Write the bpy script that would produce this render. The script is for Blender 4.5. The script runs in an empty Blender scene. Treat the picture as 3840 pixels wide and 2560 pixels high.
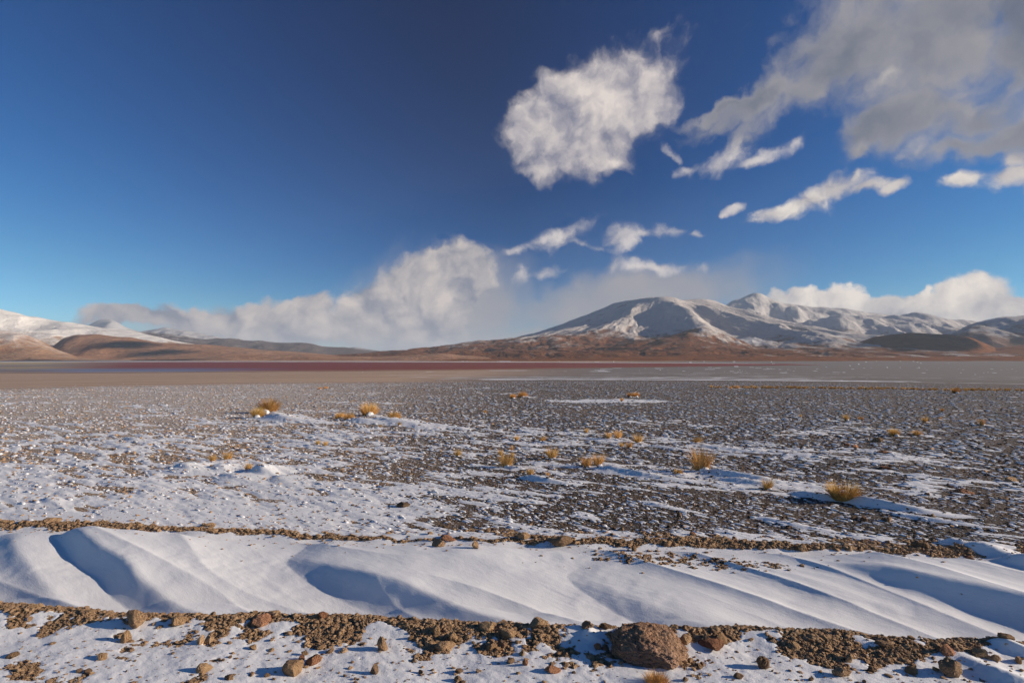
import bpy, math, random
import numpy as np
from mathutils import Vector, noise as mnoise

# ------------------------------------------------------------------ camera, sky, sun, exposure
scn = bpy.context.scene
COL = scn.collection
R = math.radians
EYE = 1.70
F = 2240.0 / 3840.0            # focal length over picture width (21 mm lens)
HOR = 1340.0                   # level line of the photograph, in its own pixels
U = 3840.0 / 2352.0

cam_d = bpy.data.cameras.new('camera')
cam = bpy.data.objects.new('camera', cam_d); COL.objects.link(cam)
cam_d.lens = 21.0; cam_d.sensor_width = 36.0
cam_d.shift_y = (HOR - 1280.0) / 3840.0
cam_d.clip_start = 0.05; cam_d.clip_end = 200000.0
cam.location = (0, 0, EYE); cam.rotation_euler = (R(90), 0, 0)
scn.camera = cam

SUN_EL, SUN_AZ = R(16.5), R(94.0)            # azimuth clockwise from the view direction (+Y)
sun_dir = Vector((math.cos(SUN_EL) * math.sin(SUN_AZ), math.cos(SUN_EL) * math.cos(SUN_AZ), math.sin(SUN_EL)))
sd = bpy.data.lights.new('sun', 'SUN'); sd.energy = 4.8; sd.angle = R(0.53); sd.color = (1.0, 0.85, 0.68)
so = bpy.data.objects.new('sun', sd); COL.objects.link(so)
so.rotation_euler = (-sun_dir).to_track_quat('-Z', 'Y').to_euler()
so.location = (0, 0, 50)

scn.view_settings.view_transform = 'Standard'; scn.view_settings.look = 'None'
scn.view_settings.exposure = 0.42; scn.view_settings.gamma = 1.0
scn.view_settings.use_curve_mapping = False
scn.cycles.max_bounces = 5; scn.cycles.diffuse_bounces = 2; scn.cycles.glossy_bounces = 2
scn.cycles.transparent_max_bounces = 8; scn.cycles.volume_bounces = 0
scn.cycles.use_denoising = True


class NT:
    """small helper round a node tree"""
    def __init__(s, tree):
        s.t = tree; s.n = tree.nodes; s.l = tree.links
    def new(s, kind, **kw):
        n = s.n.new(kind)
        for k, v in kw.items(): setattr(n, k, v)
        return n
    def put(s, sock, v):
        if v is None: return
        if isinstance(v, bpy.types.NodeSocket): s.l.new(v, sock)
        else: sock.default_value = v
    def m(s, op, a, b=None, c=None, clamp=False):
        n = s.new('ShaderNodeMath', operation=op, use_clamp=clamp)
        s.put(n.inputs[0], a); s.put(n.inputs[1], b); s.put(n.inputs[2], c)
        return n.outputs[0]
    def v(s, op, a, b=None, out=0):
        n = s.new('ShaderNodeVectorMath', operation=op)
        s.put(n.inputs[0], a)
        if op == 'SCALE': s.put(n.inputs[3], b)
        else: s.put(n.inputs[1], b)
        return n.outputs[out]
    def ramp(s, x, a, b, c=0.0, d=1.0, smooth=True):
        n = s.new('ShaderNodeMapRange', interpolation_type='SMOOTHSTEP' if smooth else 'LINEAR')
        s.put(n.inputs[0], x); s.put(n.inputs[1], a); s.put(n.inputs[2], b); s.put(n.inputs[3], c); s.put(n.inputs[4], d)
        return n.outputs[0]
    def mix(s, f, a, b, blend='MIX'):
        n = s.new('ShaderNodeMix', data_type='RGBA', blend_type=blend)
        s.put(n.inputs[0], f); s.put(n.inputs[6], a); s.put(n.inputs[7], b)
        return n.outputs[2]
    def noise(s, vec, scale, detail=4.0, rough=0.55, dist=0.0, col=False):
        n = s.new('ShaderNodeTexNoise')
        s.put(n.inputs['Vector'], vec); n.inputs['Scale'].default_value = scale
        n.inputs['Detail'].default_value = detail; n.inputs['Roughness'].default_value = rough
        n.inputs['Distortion'].default_value = dist
        return n.outputs['Color' if col else 'Fac']
    def voro(s, vec, scale, feature='F1', out='Distance'):
        n = s.new('ShaderNodeTexVoronoi', feature=feature)
        s.put(n.inputs['Vector'], vec); n.inputs['Scale'].default_value = scale
        return n.outputs[out]
    def xyz(s, x, y, z=0.0):
        n = s.new('ShaderNodeCombineXYZ')
        s.put(n.inputs[0], x); s.put(n.inputs[1], y); s.put(n.inputs[2], z)
        return n.outputs[0]


def rgb(r, g, b):
    """sRGB 0-255 to linear"""
    f = lambda c: (c / 255 / 12.92) if c / 255 <= 0.04045 else ((c / 255 + 0.055) / 1.055) ** 2.4
    return (f(r), f(g), f(b), 1.0)


def angle_of(u, v):
    """a place in the sky seen in the photograph -> azimuth, elevation"""
    x = (u * U - 1920) / 2240.0; z = (HOR - v * U) / 2240.0
    return math.atan2(x, 1.0), math.atan2(z, math.hypot(x, 1.0))


def build_world():
    w = bpy.data.worlds.new('World'); scn.world = w; w.use_nodes = True
    k = NT(w.node_tree); k.n.clear()
    out = k.new('ShaderNodeOutputWorld')
    sky = k.new('ShaderNodeTexSky', sky_type='NISHITA'); sky.sun_disc = False
    sky.sun_elevation = SUN_EL; sky.sun_rotation = SUN_AZ
    sky.altitude = 4300; sky.air_density = 1.0; sky.dust_density = 0.25; sky.ozone_density = 3.0
    tc = k.new('ShaderNodeTexCoord')
    d = k.v('NORMALIZE', tc.outputs['Generated'])
    # clear sky: light scattered at right angles to the sun is polarised away (deep blue band)
    c = k.v('DOT_PRODUCT', d, tuple(sun_dir), out=1)
    pol = k.m('ABSOLUTE', c); pol = k.m('POWER', pol, 1.35)
    sp = k.new('ShaderNodeSeparateXYZ'); k.put(sp.inputs[0], d)
    x, y, z = sp.outputs
    zc = k.m('MAXIMUM', z, 0.0)
    hz = k.m('POWER', k.m('SUBTRACT', 1.0, zc, clamp=True), 5.0)
    polf = k.m('ADD', k.m('MULTIPLY', pol, 0.95), k.m('ADD', 0.24, k.m('MULTIPLY', hz, 0.50)))
    hs = k.new('ShaderNodeHueSaturation'); hs.inputs['Saturation'].default_value = 1.22
    k.put(hs.inputs['Color'], sky.outputs[0])
    skyc = k.v('SCALE', hs.outputs[0], polf)
    skyc = k.v('MULTIPLY', skyc, k.mix(k.m('SUBTRACT', k.m('ADD', pol, hz), 0.0, clamp=True), (0.10, 1.02, 1.62, 1), (0.80, 1.06, 0.95, 1)))
    bg = k.new('ShaderNodeBackground'); k.put(bg.inputs[0], skyc); bg.inputs[1].default_value = 0.085

    # ---- clouds, laid out over azimuth and elevation
    az = k.m('ARCTAN2', x, y); el = k.m('ARCSINE', z)
    p = k.xyz(az, el, 0.0)
    w1 = k.v('SUBTRACT', k.noise(p, 6.5, 3.0, 0.55, col=True), (0.5, 0.5, 0.5))
    w2 = k.v('SUBTRACT', k.noise(p, 30.0, 5.0, 0.6, col=True), (0.5, 0.5, 0.5))
    pw = k.v('ADD', p, k.v('SCALE', w1, 0.10))
    pw = k.v('ADD', pw, k.v('SCALE', w2, 0.034))
    pt = k.v('ADD', p, k.v('ADD', k.v('SCALE', w1, 0.018), k.v('SCALE', w2, 0.022)))
    # wind-torn fibres run up to the right
    def stretched(vec, ang, sx):
        mp = k.new('ShaderNodeMapping', vector_type='TEXTURE')
        k.put(mp.inputs[0], vec); mp.inputs['Rotation'].default_value = (0, 0, ang); mp.inputs['Scale'].default_value = (sx, 1, 1)
        return mp.outputs[0]
    pf = stretched(pw, R(48), 1.5)
    off = (0.026, 0.020, 0.0)
    nA = k.noise(pf, 9.0, 9.0, 0.56)
    nB = k.noise(stretched(k.v('ADD', pw, off), R(48), 1.5), 9.0, 7.0, 0.52)
    nP = k.noise(pw, 20.0, 7.0, 0.52)                   # puffs of the cumulus
    nQ = k.noise(k.v('ADD', pw, (0.012, 0.016, 0)), 20.0, 5.0, 0.48)
    nL = k.noise(p, 5.5, 4.0, 0.5)

    def blobs(lst, vec):
        acc = None
        for (u, v, ru, rv, ang) in lst:
            a, e = angle_of(u, v)
            mp = k.new('ShaderNodeMapping', vector_type='TEXTURE'); k.put(mp.inputs[0], vec)
            s = U / 2240.0 * math.cos(a) ** 1.2
            mp.inputs['Location'].default_value = (a, e, 0)
            mp.inputs['Rotation'].default_value = (0, 0, R(ang))
            mp.inputs['Scale'].default_value = (ru * s * 1.06, rv * s * 1.06, 1)
            q = k.m('SUBTRACT', 1.0, k.v('LENGTH', mp.outputs[0], out=1))
            acc = q if acc is None else k.m('SMOOTH_MAX', acc, q, 0.25)
        return acc

    layers = []
    fA = k.m('SUBTRACT', nA, 0.5); fP = k.m('SUBTRACT', nP, 0.5)
    litA = k.m('SUBTRACT', nA, nB); litP = k.m('SUBTRACT', nP, nQ)

    def layer(lst, amp_a, amp_p, lo, hi, dark, light, opac=1.0, ka=2.2, kp=1.6, bias=0.45, vec=None, grow=(1, 1), edge=0.0):
        lst = [(u, v, a_ * grow[0], b_ * grow[1], c_) for u, v, a_, b_, c_ in lst]
        D = blobs(lst, vec if vec is not None else pw)
        Dn = k.m('ADD', D, k.m('ADD', k.m('MULTIPLY', fA, amp_a), k.m('MULTIPLY', fP, amp_p)))
        al = k.m('MULTIPLY', k.ramp(Dn, lo, hi), opac)
        lit = k.m('ADD', bias, k.m('ADD', k.m('MULTIPLY', litA, ka), k.m('MULTIPLY', litP, kp)))
        if edge: lit = k.m('ADD', lit, k.ramp(Dn, 0.15, 1.0, edge, 0.0))
        lit = k.m('ADD', lit, k.m('MULTIPLY', k.m('SUBTRACT', nL, 0.5), 0.9), clamp=True)
        col = k.mix(lit, dark, light)
        layers.append((al, col)); return al

    GRD, GRL = rgb(100, 106, 122), rgb(152, 148, 150)
    WHD, WHL = rgb(140, 137, 146), rgb(208, 200, 194)
    # low veil of falling snow behind the hills, and haze streaming off the summit
    veil = [(960, 735, 230, 175, 20), (640, 770, 420, 62, 0), (1080, 720, 200, 120, 30), (1420, 690, 420, 80, 8), (1150, 790, 330, 60, 0)]
    layer(veil, 0.5, 0.12, 0.0, 0.75, rgb(128, 132, 144), rgb(160, 154, 154), opac=0.92, bias=0.5, ka=0.8, kp=0.3)
    # low cumulus bank on the left, and the one rising in the middle
    bank = [(330, 735, 150, 26, 4), (470, 725, 150, 36, 4), (600, 715, 130, 50, 0), (700, 715, 100, 46, 0), (860, 700, 110, 62, 20),
            (930, 670, 110, 70, 38), (1010, 620, 100, 58, 38), (1060, 640, 80, 75, 60), (960, 740, 160, 80, 0), (780, 755, 240, 45, 0)]
    layer(bank, 0.75, 0.80, 0.0, 0.38, rgb(120, 125, 140), rgb(196, 186, 180), kp=2.0, ka=2.0, bias=0.42)
    # bank on the right behind the snowy range
    bankr = [(1830, 690, 110, 38, -8), (1960, 695, 130, 38, 0), (2060, 700, 120, 36, 0), (2150, 712, 110, 42, 0), (2235, 700, 82, 56, 20),
             (2330, 718, 90, 40, 0), (2120, 735, 260, 28, 0), (2450, 715, 110, 44, 0), (2600, 730, 160, 40, 0)]
    layer(bankr, 0.55, 0.75, 0.0, 0.33, rgb(150, 150, 158), rgb(226, 216, 206), kp=2.2, ka=1.6, bias=0.52)
    # thin line of torn clouds across the middle
    torn = [(1180, 578, 46, 10, 16), (1250, 552, 60, 17, 25), (1310, 535, 60, 20, 28), (1340, 560, 60, 10, -20), (1425, 545, 60, 20, 12),
            (1470, 535, 30, 10, 0), (1540, 535, 56, 16, -3), (1600, 536, 30, 9, 0), (1195, 640, 30, 24, 45), (1250, 630, 60, 13, 10),
            (1500, 615, 105, 14, -3), (1690, 482, 34, 8, 22), (1640, 380, 62, 26, 16), (1545, 352, 34, 7, -40), (1590, 385, 70, 12, 8),
            (1790, 350, 50, 18, 10), (1830, 330, 36, 14, 40), (1730, 370, 40, 9, 15), (1666, 497, 15, 7, 20)]
    layer(torn, 1.6, 2.2, 0.22, 1.15, rgb(132, 134, 150), rgb(206, 198, 194), opac=0.92, bias=0.6, vec=pt, grow=(1.25, 1.5))
    # bright spindle on the right, and the pair at the right edge
    spin = [(1822, 478, 60, 18, 20), (1790, 486, 62, 17, 14), (1850, 465, 72, 21, 22), (1930, 435, 78, 27, 24), (1990, 432, 80, 17, 4), (2050, 430, 40, 14, 25), (1965, 408, 28, 12, 50),
            (2215, 408, 62, 20, 0), (2310, 400, 62, 26, 10), (2400, 385, 80, 40, 0), (2330, 360, 50, 28, 10)]
    layer(spin, 1.2, 1.9, 0.12, 0.85, WHD, rgb(214, 206, 198), bias=0.6, vec=pt, grow=(1.15, 1.4))
    # grey deck, top right, passing overhead
    deck = [(2180, 60, 330, 200, 12), (1960, 120, 230, 130, 28), (1900, 190, 220, 62, 22), (1740, 235, 180, 36, 14), (1660, 248, 120, 18, 10),
            (2250, 240, 230, 105, 8), (2100, 260, 170, 85, 20), (2010, 300, 90, 52, 30), (2210, 320, 150, 48, 8), (2350, 260, 170, 90, 10),
            (2450, 60, 420, 260, 0), (2300, -160, 480, 220, 0), (1985, 355, 36, 22, 20)]
    layer(deck, 1.5, 0.9, 0.0, 0.75, rgb(92, 100, 117), rgb(160, 156, 156), opac=0.97, bias=0.26, ka=1.3, kp=0.7, edge=0.55)
    glow = [(2240, 215, 62, 22, 40), (2300, 190, 60, 20, 38), (2110, 335, 58, 22, 38), (1985, 350, 30, 24, 20), (2015, 205, 50, 20, 40), (2340, 230, 60, 40, 0)]
    layer(glow, 1.6, 1.6, 0.1, 1.5, rgb(138, 138, 144), rgb(180, 174, 170), opac=0.8, bias=0.5)
    # the big lit cloud
    big = [(1390, 200, 190, 96, 20), (1210, 320, 60, 60, 40), (1240, 380, 50, 40, 20), (1290, 240, 150, 90, 35), (1450, 230, 130, 100, 40), (1300, 330, 110, 72, 20), (1400, 330, 100, 72, 40), (1225, 270, 70, 62, 40),
           (1490, 190, 60, 50, 20), (1370, 290, 140, 90, 30)]
    layer(big, 0.9, 0.9, 0.0, 0.6, rgb(118, 120, 138), rgb(208, 198, 192), bias=0.50, ka=2.6, kp=1.8)

    sh = bg.outputs[0]
    for al, colr in layers:
        b = k.new('ShaderNodeBackground'); k.put(b.inputs[0], colr); b.inputs[1].default_value = 0.90
        ms = k.new('ShaderNodeMixShader'); k.put(ms.inputs[0], al); k.l.new(sh, ms.inputs[1]); k.l.new(b.outputs[0], ms.inputs[2])
        sh = ms.outputs[0]
    k.l.new(sh, out.inputs[0])
    w.cycles.sampling_method = 'MANUAL'; w.cycles.sample_map_resolution = 512


build_world()

# ------------------------------------------------------------------ numbers: noise in numpy
rs = np.random.RandomState(7)
PERM = rs.permutation(512); PERM = np.concatenate([PERM, PERM, PERM])
GA = rs.rand(512) * 2 * math.pi; GX, GY = np.cos(GA), np.sin(GA)


def perlin(x, y):
    xi = np.floor(x).astype(np.int64); yi = np.floor(y).astype(np.int64)
    fx = x - xi; fy = y - yi
    u = fx * fx * fx * (fx * (fx * 6 - 15) + 10); v = fy * fy * fy * (fy * (fy * 6 - 15) + 10)
    xi &= 511; yi &= 511; x1 = (xi + 1) & 511; y1 = (yi + 1) & 511
    def g(a, b, dx, dy):
        h = PERM[PERM[a] + b]
        return GX[h] * dx + GY[h] * dy
    n00 = g(xi, yi, fx, fy); n10 = g(x1, yi, fx - 1, fy); n01 = g(xi, y1, fx, fy - 1); n11 = g(x1, y1, fx - 1, fy - 1)
    a = n00 + u * (n10 - n00); b = n01 + u * (n11 - n01)
    return (a + v * (b - a)) * 1.5


def fbm(x, y, oct=4, gain=0.5, lac=2.03, ridged=False):
    s = 0; a = 1.0; t = 0
    for i in range(oct):
        n = perlin(x + 17.3 * i, y - 9.1 * i)
        if ridged: n = 1 - 2 * np.abs(n)
        s = s + a * n; t += a; a *= gain; x = x * lac; y = y * lac
    return s / t


def sm(a, b, x):
    t = np.clip((x - a) / (b - a), 0, 1)
    return t * t * (3 - 2 * t)


# ------------------------------------------------------------------ the lie of the land
WIND = np.array([0.80, -0.60])         # snow blows from far left to near right
LAKE_Z = -20.0


def ray(u, v):
    return (u * U - 1920) / 2240.0, (HOR - v * U) / 2240.0


def plain_z(x, y):
    d = np.hypot(x, y)
    return -np.minimum(np.maximum(d - 30, 0) * 0.023, 19.99) * sm(20, 60, d)


def across(x, y):
    return (y + 0.088 * x)


NEAR, FAR = 3.76, 5.42                 # the two banks of the wheel track


def base_z(x, y):
    """banks and trough without drifts"""
    w = across(x, y)
    wob = 0.06 * perlin(x * 0.9 + 3.1, y * 0.9) + 0.035 * perlin(x * 3.3, y * 3.3)
    wn = w + wob
    z = plain_z(x, y) + 0.03 * perlin(x * 0.35, y * 0.35 + 5) * sm(0, 4, np.hypot(x, y))
    # trough
    tr = np.interp(wn, [NEAR - 0.02, NEAR + 0.16, NEAR + 0.42, FAR - 0.9, FAR - 0.2, FAR + 0.05], [0, -0.13, -0.17, -0.11, -0.015, 0])
    z = z + tr
    z = z + 0.050 * np.exp(-((wn - NEAR + 0.07) / 0.14) ** 2) + 0.045 * np.exp(-((wn - FAR - 0.08) / 0.11) ** 2)
    return z


def to_ground(u, v, hf=base_z):
    """the place on the ground seen at a point of the photograph"""
    dx, dz = ray(u, v)
    lo = 1.0; y = lo; prev = lo
    while y < 4000:
        if EYE + dz * y < float(hf(np.array(dx * y), np.array(y))): break
        prev = y; y *= 1.01
    a, b = prev, y
    for _ in range(24):
        m = (a + b) / 2
        if EYE + dz * m < float(hf(np.array(dx * m), np.array(m))): b = m
        else: a = m
    return dx * b, b


# crests of the drifts in the trough: points in the photograph, height, width of the sunny side, width of the steep side
CRESTS = [
    ([(20, 1222), (32, 1250), (60, 1295), (110, 1345), (190, 1388), (260, 1420)], 0.085, 0.34, 0.13, (0.3, 1, 1, 0.9, 0.6, 0.3)),
    ([(150, 1222), (172, 1234), (240, 1272), (300, 1310), (350, 1345), (420, 1385), (520, 1425)], 0.135, 0.50, 0.13, (0.5, 1.2, 1.2, 1.1, 0.9, 0.6, 0.4)),
    ([(640, 1262), (700, 1275), (780, 1302), (900, 1342), (1010, 1377), (1120, 1412), (1300, 1465)], 0.140, 0.60, 0.13, (0.1, 0.3, 0.7, 1.05, 1.05, 0.8, 0.6)),
    ([(1240, 1285), (1380, 1335), (1500, 1385), (1620, 1430), (1760, 1480)], 0.075, 0.50, 0.24, (0.2, 0.8, 1, 1, 0.8)),
    ([(1600, 1262), (1750, 1298), (1880, 1330), (2020, 1372), (2120, 1400)], 0.050, 0.30, 0.13, (0.2, 0.9, 0.9, 0.5, 0.0)),
    ([(1780, 1272), (1900, 1292), (1980, 1306), (2080, 1325), (2200, 1352), (2352, 1392), (2560, 1440)], 0.130, 0.45, 0.15, (0.0, 0.3, 0.8, 1.1, 1.1, 1, 0.9)),
    ([(2170, 1248), (2250, 1262), (2352, 1290), (2480, 1320)], 0.095, 0.30, 0.12, (0.1, 0.9, 1, 1)),
    ([(1010, 1250), (1120, 1290), (1230, 1330)], 0.022, 0.30, 0.12, (0.3, 1, 0.2)),
]
crest_w = []


def slope_z(x, y):
    return np.interp(across(x, y), [NEAR, NEAR + 0.42, FAR - 0.2, FAR], [-0.09, -0.11, -0.01, 0.0]) + 0.05


for pts, A, wr, wl, am in CRESTS:
    P = np.array([to_ground(u, v, slope_z) for u, v in pts]); am = np.array(am, float)
    T = np.linspace(0, len(P) - 1, 4 * (len(P) - 1) + 1); q = np.arange(len(P))
    P = np.stack([np.interp(T, q, P[:, 0]), np.interp(T, q, P[:, 1])], -1); am = np.interp(T, q, am); am[0] = 0
    for _ in range(14): am[1:-1] = 0.25 * am[:-2] + 0.5 * am[1:-1] + 0.25 * am[2:]
    for _ in range(6): P[1:-1] = 0.25 * P[:-2] + 0.5 * P[1:-1] + 0.25 * P[2:]
    crest_w.append((P, A, wr, wl, am))


def drifts(x, y):
    w = across(x, y)
    inside = sm(NEAR + 0.02, NEAR + 0.22, w) * (1 - sm(FAR - 0.22, FAR - 0.02, w))
    z = np.zeros_like(x)
    wx = x + 0.022 * perlin(x * 1.8, y * 1.8 + 40) + 0.003 * perlin(x * 9, y * 9); wy = y + 0.022 * perlin(x * 1.8 + 70, y * 1.8)
    for P, A, wr, wl, am in crest_w:
        best = np.full(x.shape, 1e9); sgn = np.zeros_like(x); amp = np.zeros_like(x)
        for i in range(len(P) - 1):
            a, b = P[i], P[i + 1]; e = b - a; L2 = e @ e
            t = ((wx - a[0]) * e[0] + (wy - a[1]) * e[1]) / L2
            tc = np.clip(t, 0, 1)
            dx = wx - a[0] - tc * e[0]; dy = wy - a[1] - tc * e[1]
            dd = np.hypot(dx, dy); s = np.sign(e[1] * dx - e[0] * dy)     # which side of the crest
            m = dd < best
            best = np.where(m, dd, best); sgn = np.where(m, -s, sgn); amp = np.where(m, am[i] + tc * (am[i + 1] - am[i]), amp)
        right = sgn > 0
        bs = np.sqrt(best * best + 0.0004) - 0.02
        prof = np.where(right, 0.6 * np.exp(-bs / (0.8 * wr)) + 0.4 / (1 + (best / (1.3 * wr)) ** 2), np.exp(-(bs / wl) ** 1.5))
        z = np.maximum(z, A * amp * prof) if A > 0.03 else z + A * amp * prof
    # scoured surface
    a_ = x * WIND[0] + y * WIND[1]; b_ = -x * WIND[1] + y * WIND[0]
    rg_ = perlin(b_ * 1.9 + 0.35 * np.sin(a_ * 0.7) + 3.3, a_ * 0.28 + 9); z = z + 0.034 * (1 - np.abs(rg_)) ** 3 + 0.006 * sm(-0.2, 0.6, perlin(x * 0.7 + 4, y * 1.2)) * (1 - np.abs(perlin(b_ * 4.4 + 0.5 * np.sin(a_ * 1.1), a_ * 0.6))) ** 2
    a = x * WIND[0] + y * WIND[1]; b = -x * WIND[1] + y * WIND[0]
    z = z + 0.006 * fbm(a * 0.9, b * 2.6, 2) + 0.0012 * fbm(a * 7, b * 18, 2) + 0.004 * sm(0.0, 0.5, perlin(x * 0.8, y * 1.5)) * fbm(x * 6, y * 8, 2)
    return z * inside


# grass tufts: base point in the photograph, width there, kind, label
TUFTS = [
 (592, 961, 26, 'd', 'rounded golden grass clump just left of the biggest dome, snow at its foot'),
 (617, 949, 40, 'd', 'biggest domed golden grass clump left on the plain, snow in its lap'),
 (781, 960, 22, 'm', 'low brown grass cushion at the left end of the snowy middle-left row'),
 (802, 965, 26, 'm', 'flat golden grass cushion, second from left in the snowy middle-left row'),
 (847, 955, 34, 'd', 'tall domed orange grass clump, highest of the middle-left row'),
 (906, 964, 28, 'm', 'snow-dusted golden grass clump at the right end of the middle-left row'),
 (488, 1064, 18, 'u', 'dark gold grass tuft on the left shoulder of the snow mound'),
 (522, 1058, 24, 'u', 'golden grass tuft standing at the top of the left snow mound'),
 (570, 1082, 18, 'u', 'sparse pale grass tuft in the shaded dip of the left snow mound'),
 (730, 1024, 12, 'u', 'left one of two small upright tufts by a thin drift'),
 (747, 1026, 12, 'u', 'right one of two small upright tufts by a thin drift'),
 (735, 894, 9, 'm', 'tiny far brown tuft left of its far twin on a snow sliver'),
 (748, 893, 10, 'm', 'tiny far golden tuft right of its far twin on a snow sliver'),
 (1178, 915, 12, 'd', 'small round far tuft left of the dark brown mat at the centre'),
 (1200, 912, 22, 'm', 'dark rust-brown grass mat far off at the centre of the plain'),
 (1447, 912, 12, 'd', 'left one of a pair of round far tufts right of centre'),
 (1461, 912, 13, 'd', 'right one of a pair of round far tufts right of centre'),
 (1428, 922, 9, 'u', 'tiny far tuft just below the round pair right of centre'),
 (917, 979, 10, 'u', 'small tuft alone below the right end of the middle-left row'),
 (873, 981, 7, 'u', 'very small tuft alone below the domed clump of the middle-left row'),
 (1114, 949, 8, 'u', 'thin lone upright tuft in the grey gravel at the centre'),
 (1187, 1012, 13, 'u', 'small upright tuft above the loose centre cluster'),
 (1238, 1016, 24, 'l', 'tuft leaning far to the right above the centre cluster'),
 (1347, 994, 10, 'u', 'small lone tuft between the leaning tuft and the right-centre group'),
 (1167, 1036, 20, 'l', 'leaning tuft at the top of the centre cluster'),
 (1150, 1044, 12, 'u', 'narrow upright tuft at the left of the centre cluster'),
 (1177, 1049, 10, 'u', 'small tuft at the right of the centre cluster'),
 (1051, 1048, 18, 'u', 'lone orange tuft left of the centre cluster'),
 (1163, 1074, 34, 'u', 'wide loose straw tuft below the centre cluster'),
 (1268, 1054, 28, 'u', 'double upright tuft with snow between its blades right of the centre cluster'),
 (1398, 1010, 16, 'u', 'faint left tuft of the right-centre group'),
 (1419, 1009, 22, 'u', 'fullest tuft at the top of the right-centre group'),
 (1466, 1018, 22, 'u', 'tuft at the right end of the right-centre group with snow at its foot'),
 (1427, 1026, 12, 'u', 'small front-left tuft of the right-centre group'),
 (1445, 1030, 18, 'u', 'front tuft of the right-centre group'),
 (1218, 1095, 18, 'u', 'dark tuft at the left end of a bright snow drift'),
 (1258, 1093, 10, 'u', 'low wisp of straw sticking out of a bright snow drift'),
 (1348, 1074, 26, 'u', 'left half of the broad snow-filled grass clump'),
 (1374, 1071, 30, 'u', 'right half of the broad snow-filled grass clump at the head of a long drift'),
 (1587, 1020, 34, 'l', 'golden tuft leaning right at the start of a thin drift'),
 (1611, 1086, 56, 'u', 'tallest golden tuft at the head of the long right-hand drift'),
 (1558, 1091, 20, 'm', 'small flattened tuft left of the tallest golden tuft'),
 (1763, 1125, 28, 'u', 'compact upright tuft between the two big right-hand tufts'),
 (1937, 1152, 68, 'd2', 'largest nearest golden clump with a snow-filled hollow at right'),
 (1839, 958, 7, 'u', 'faint thin tuft far off in the dark gravel'),
 (1944, 965, 14, 'u', 'left one of two small orange tufts in dark gravel'),
 (1977, 965, 10, 'd', 'right one of two small orange tufts in dark gravel'),
 (2124, 970, 15, 'u', 'left one of two small tufts toward the right edge'),
 (2154, 964, 14, 'l', 'right one of two small tufts toward the right edge, leaning'),
 (2164, 946, 10, 'u', 'faint pale tuft above the leaning one near the right edge'),
 (2255, 977, 18, 'u', 'rightmost small spiky tuft on the plain'),
 (2054, 1001, 20, 'd', 'round orange tuft in the dark gravel at right'),
 (2107, 1000, 22, 'm', 'flat wide orange tuft right of the round one'),
 (1693, 892, 12, 'm', 'far flat brown tuft at the start of the yellow grass line'),
 (1678, 892, 8, 'm', 'small far tuft left of the flat brown one by the yellow grass line'),
 (2195, 903, 14, 'd', 'far rust-coloured tuft at the right end of the yellow grass line'),
 (1508, 1572, 52, 'm', 'straw-coloured grass tuft cut by the lower edge below the big boulder'),
]
tuft_w = []
for (u, v, wd, kind, lab) in TUFTS:
    if v > 1500:
        X, Y = to_ground(u, v)
    else:
        X, Y = to_ground(u, v)
    tuft_w.append((X, Y, wd * U / 2240.0 * Y, kind, lab, u, v))

# free snow mounds: point, length, width, height
MOUNDS = [(425, 1078, 0.5, 0.30, 0.11), (500, 1078, 0.4, 0.26, 0.09), (598, 1086, 0.28, 0.26, 0.13), (545, 1098, 0.7, 0.4, 0.05), (640, 1104, 0.5, 0.3, 0.05),
          (1230, 1102, 0.5, 0.16, 0.07), (1420, 1084, 0.9, 0.20, 0.08), (1660, 1095, 0.8, 0.22, 0.11), (1700, 1108, 0.6, 0.2, 0.07), (1860, 1140, 0.45, 0.14, 0.06),
          (1990, 1160, 0.55, 0.14, 0.10), (2060, 1170, 0.5, 0.14, 0.05), (880, 968, 1.6, 0.5, 0.12), (830, 968, 0.9, 0.4, 0.10), (630, 962, 1.4, 0.5, 0.16),
          (1520, 1028, 1.0, 0.16, 0.04), (1640, 1030, 1.2, 0.16, 0.05), (2185, 1252, 0.16, 0.10, 0.075), (2225, 1256, 0.22, 0.10, 0.055), (2270, 1268, 0.4, 0.13, 0.06),
          (110, 1150, 0.3, 0.12, 0.05), (60, 1125, 1.2, 0.5, 0.02), (300, 1105, 1.0, 0.4, 0.02), (1500, 1160, 0.5, 0.12, 0.03), (1780, 1200, 0.5, 0.12, 0.04), (2100, 1190, 0.6, 0.12, 0.04),
          (2240, 1530, 0.20, 0.09, 0.035), (2290, 1560, 0.20, 0.12, 0.06), (2320, 1488, 0.16, 0.06, 0.04), (1350, 1462, 0.06, 0.05, 0.03)]
mound_w = [(*to_ground(u, v), L, W_, h) for (u, v, L, W_, h) in MOUNDS]
for (X, Y, s, kind, lab, u, v) in tuft_w:
    if v > 1500: continue
    mound_w.append((X + 0.45 * s * WIND[0], Y + 0.45 * s * WIND[1] - 0.05 * s, max(0.9 * s, 0.06), 0.40 * s, min(0.16 * s, 0.10)))


def mounds(x, y):
    z = np.zeros_like(x)
    for (X, Y, L, W_, h) in mound_w:
        sel = (np.abs(x - X) < 3.2 * L) & (np.abs(y - Y) < 3.2 * L)
        if not sel.any(): continue
        a = (x[sel] - X) * WIND[0] + (y[sel] - Y) * WIND[1]; b = -(x[sel] - X) * WIND[1] + (y[sel] - Y) * WIND[0]
        La = np.where(a > 0, L * 1.25, L * 0.45)
        b = b + 0.10 * L * np.sin(a / L * 2)
        Wb = W_ * np.where(b > 0, 1.1, 0.6) * np.clip(1 - a / (L * 4), 0.5, 1.2)
        q = h * np.exp(-(a / La) ** 2) * np.exp(-np.abs(b / Wb) ** 1.6)
        z[sel] = np.maximum(z[sel], q)
    return z


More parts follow.
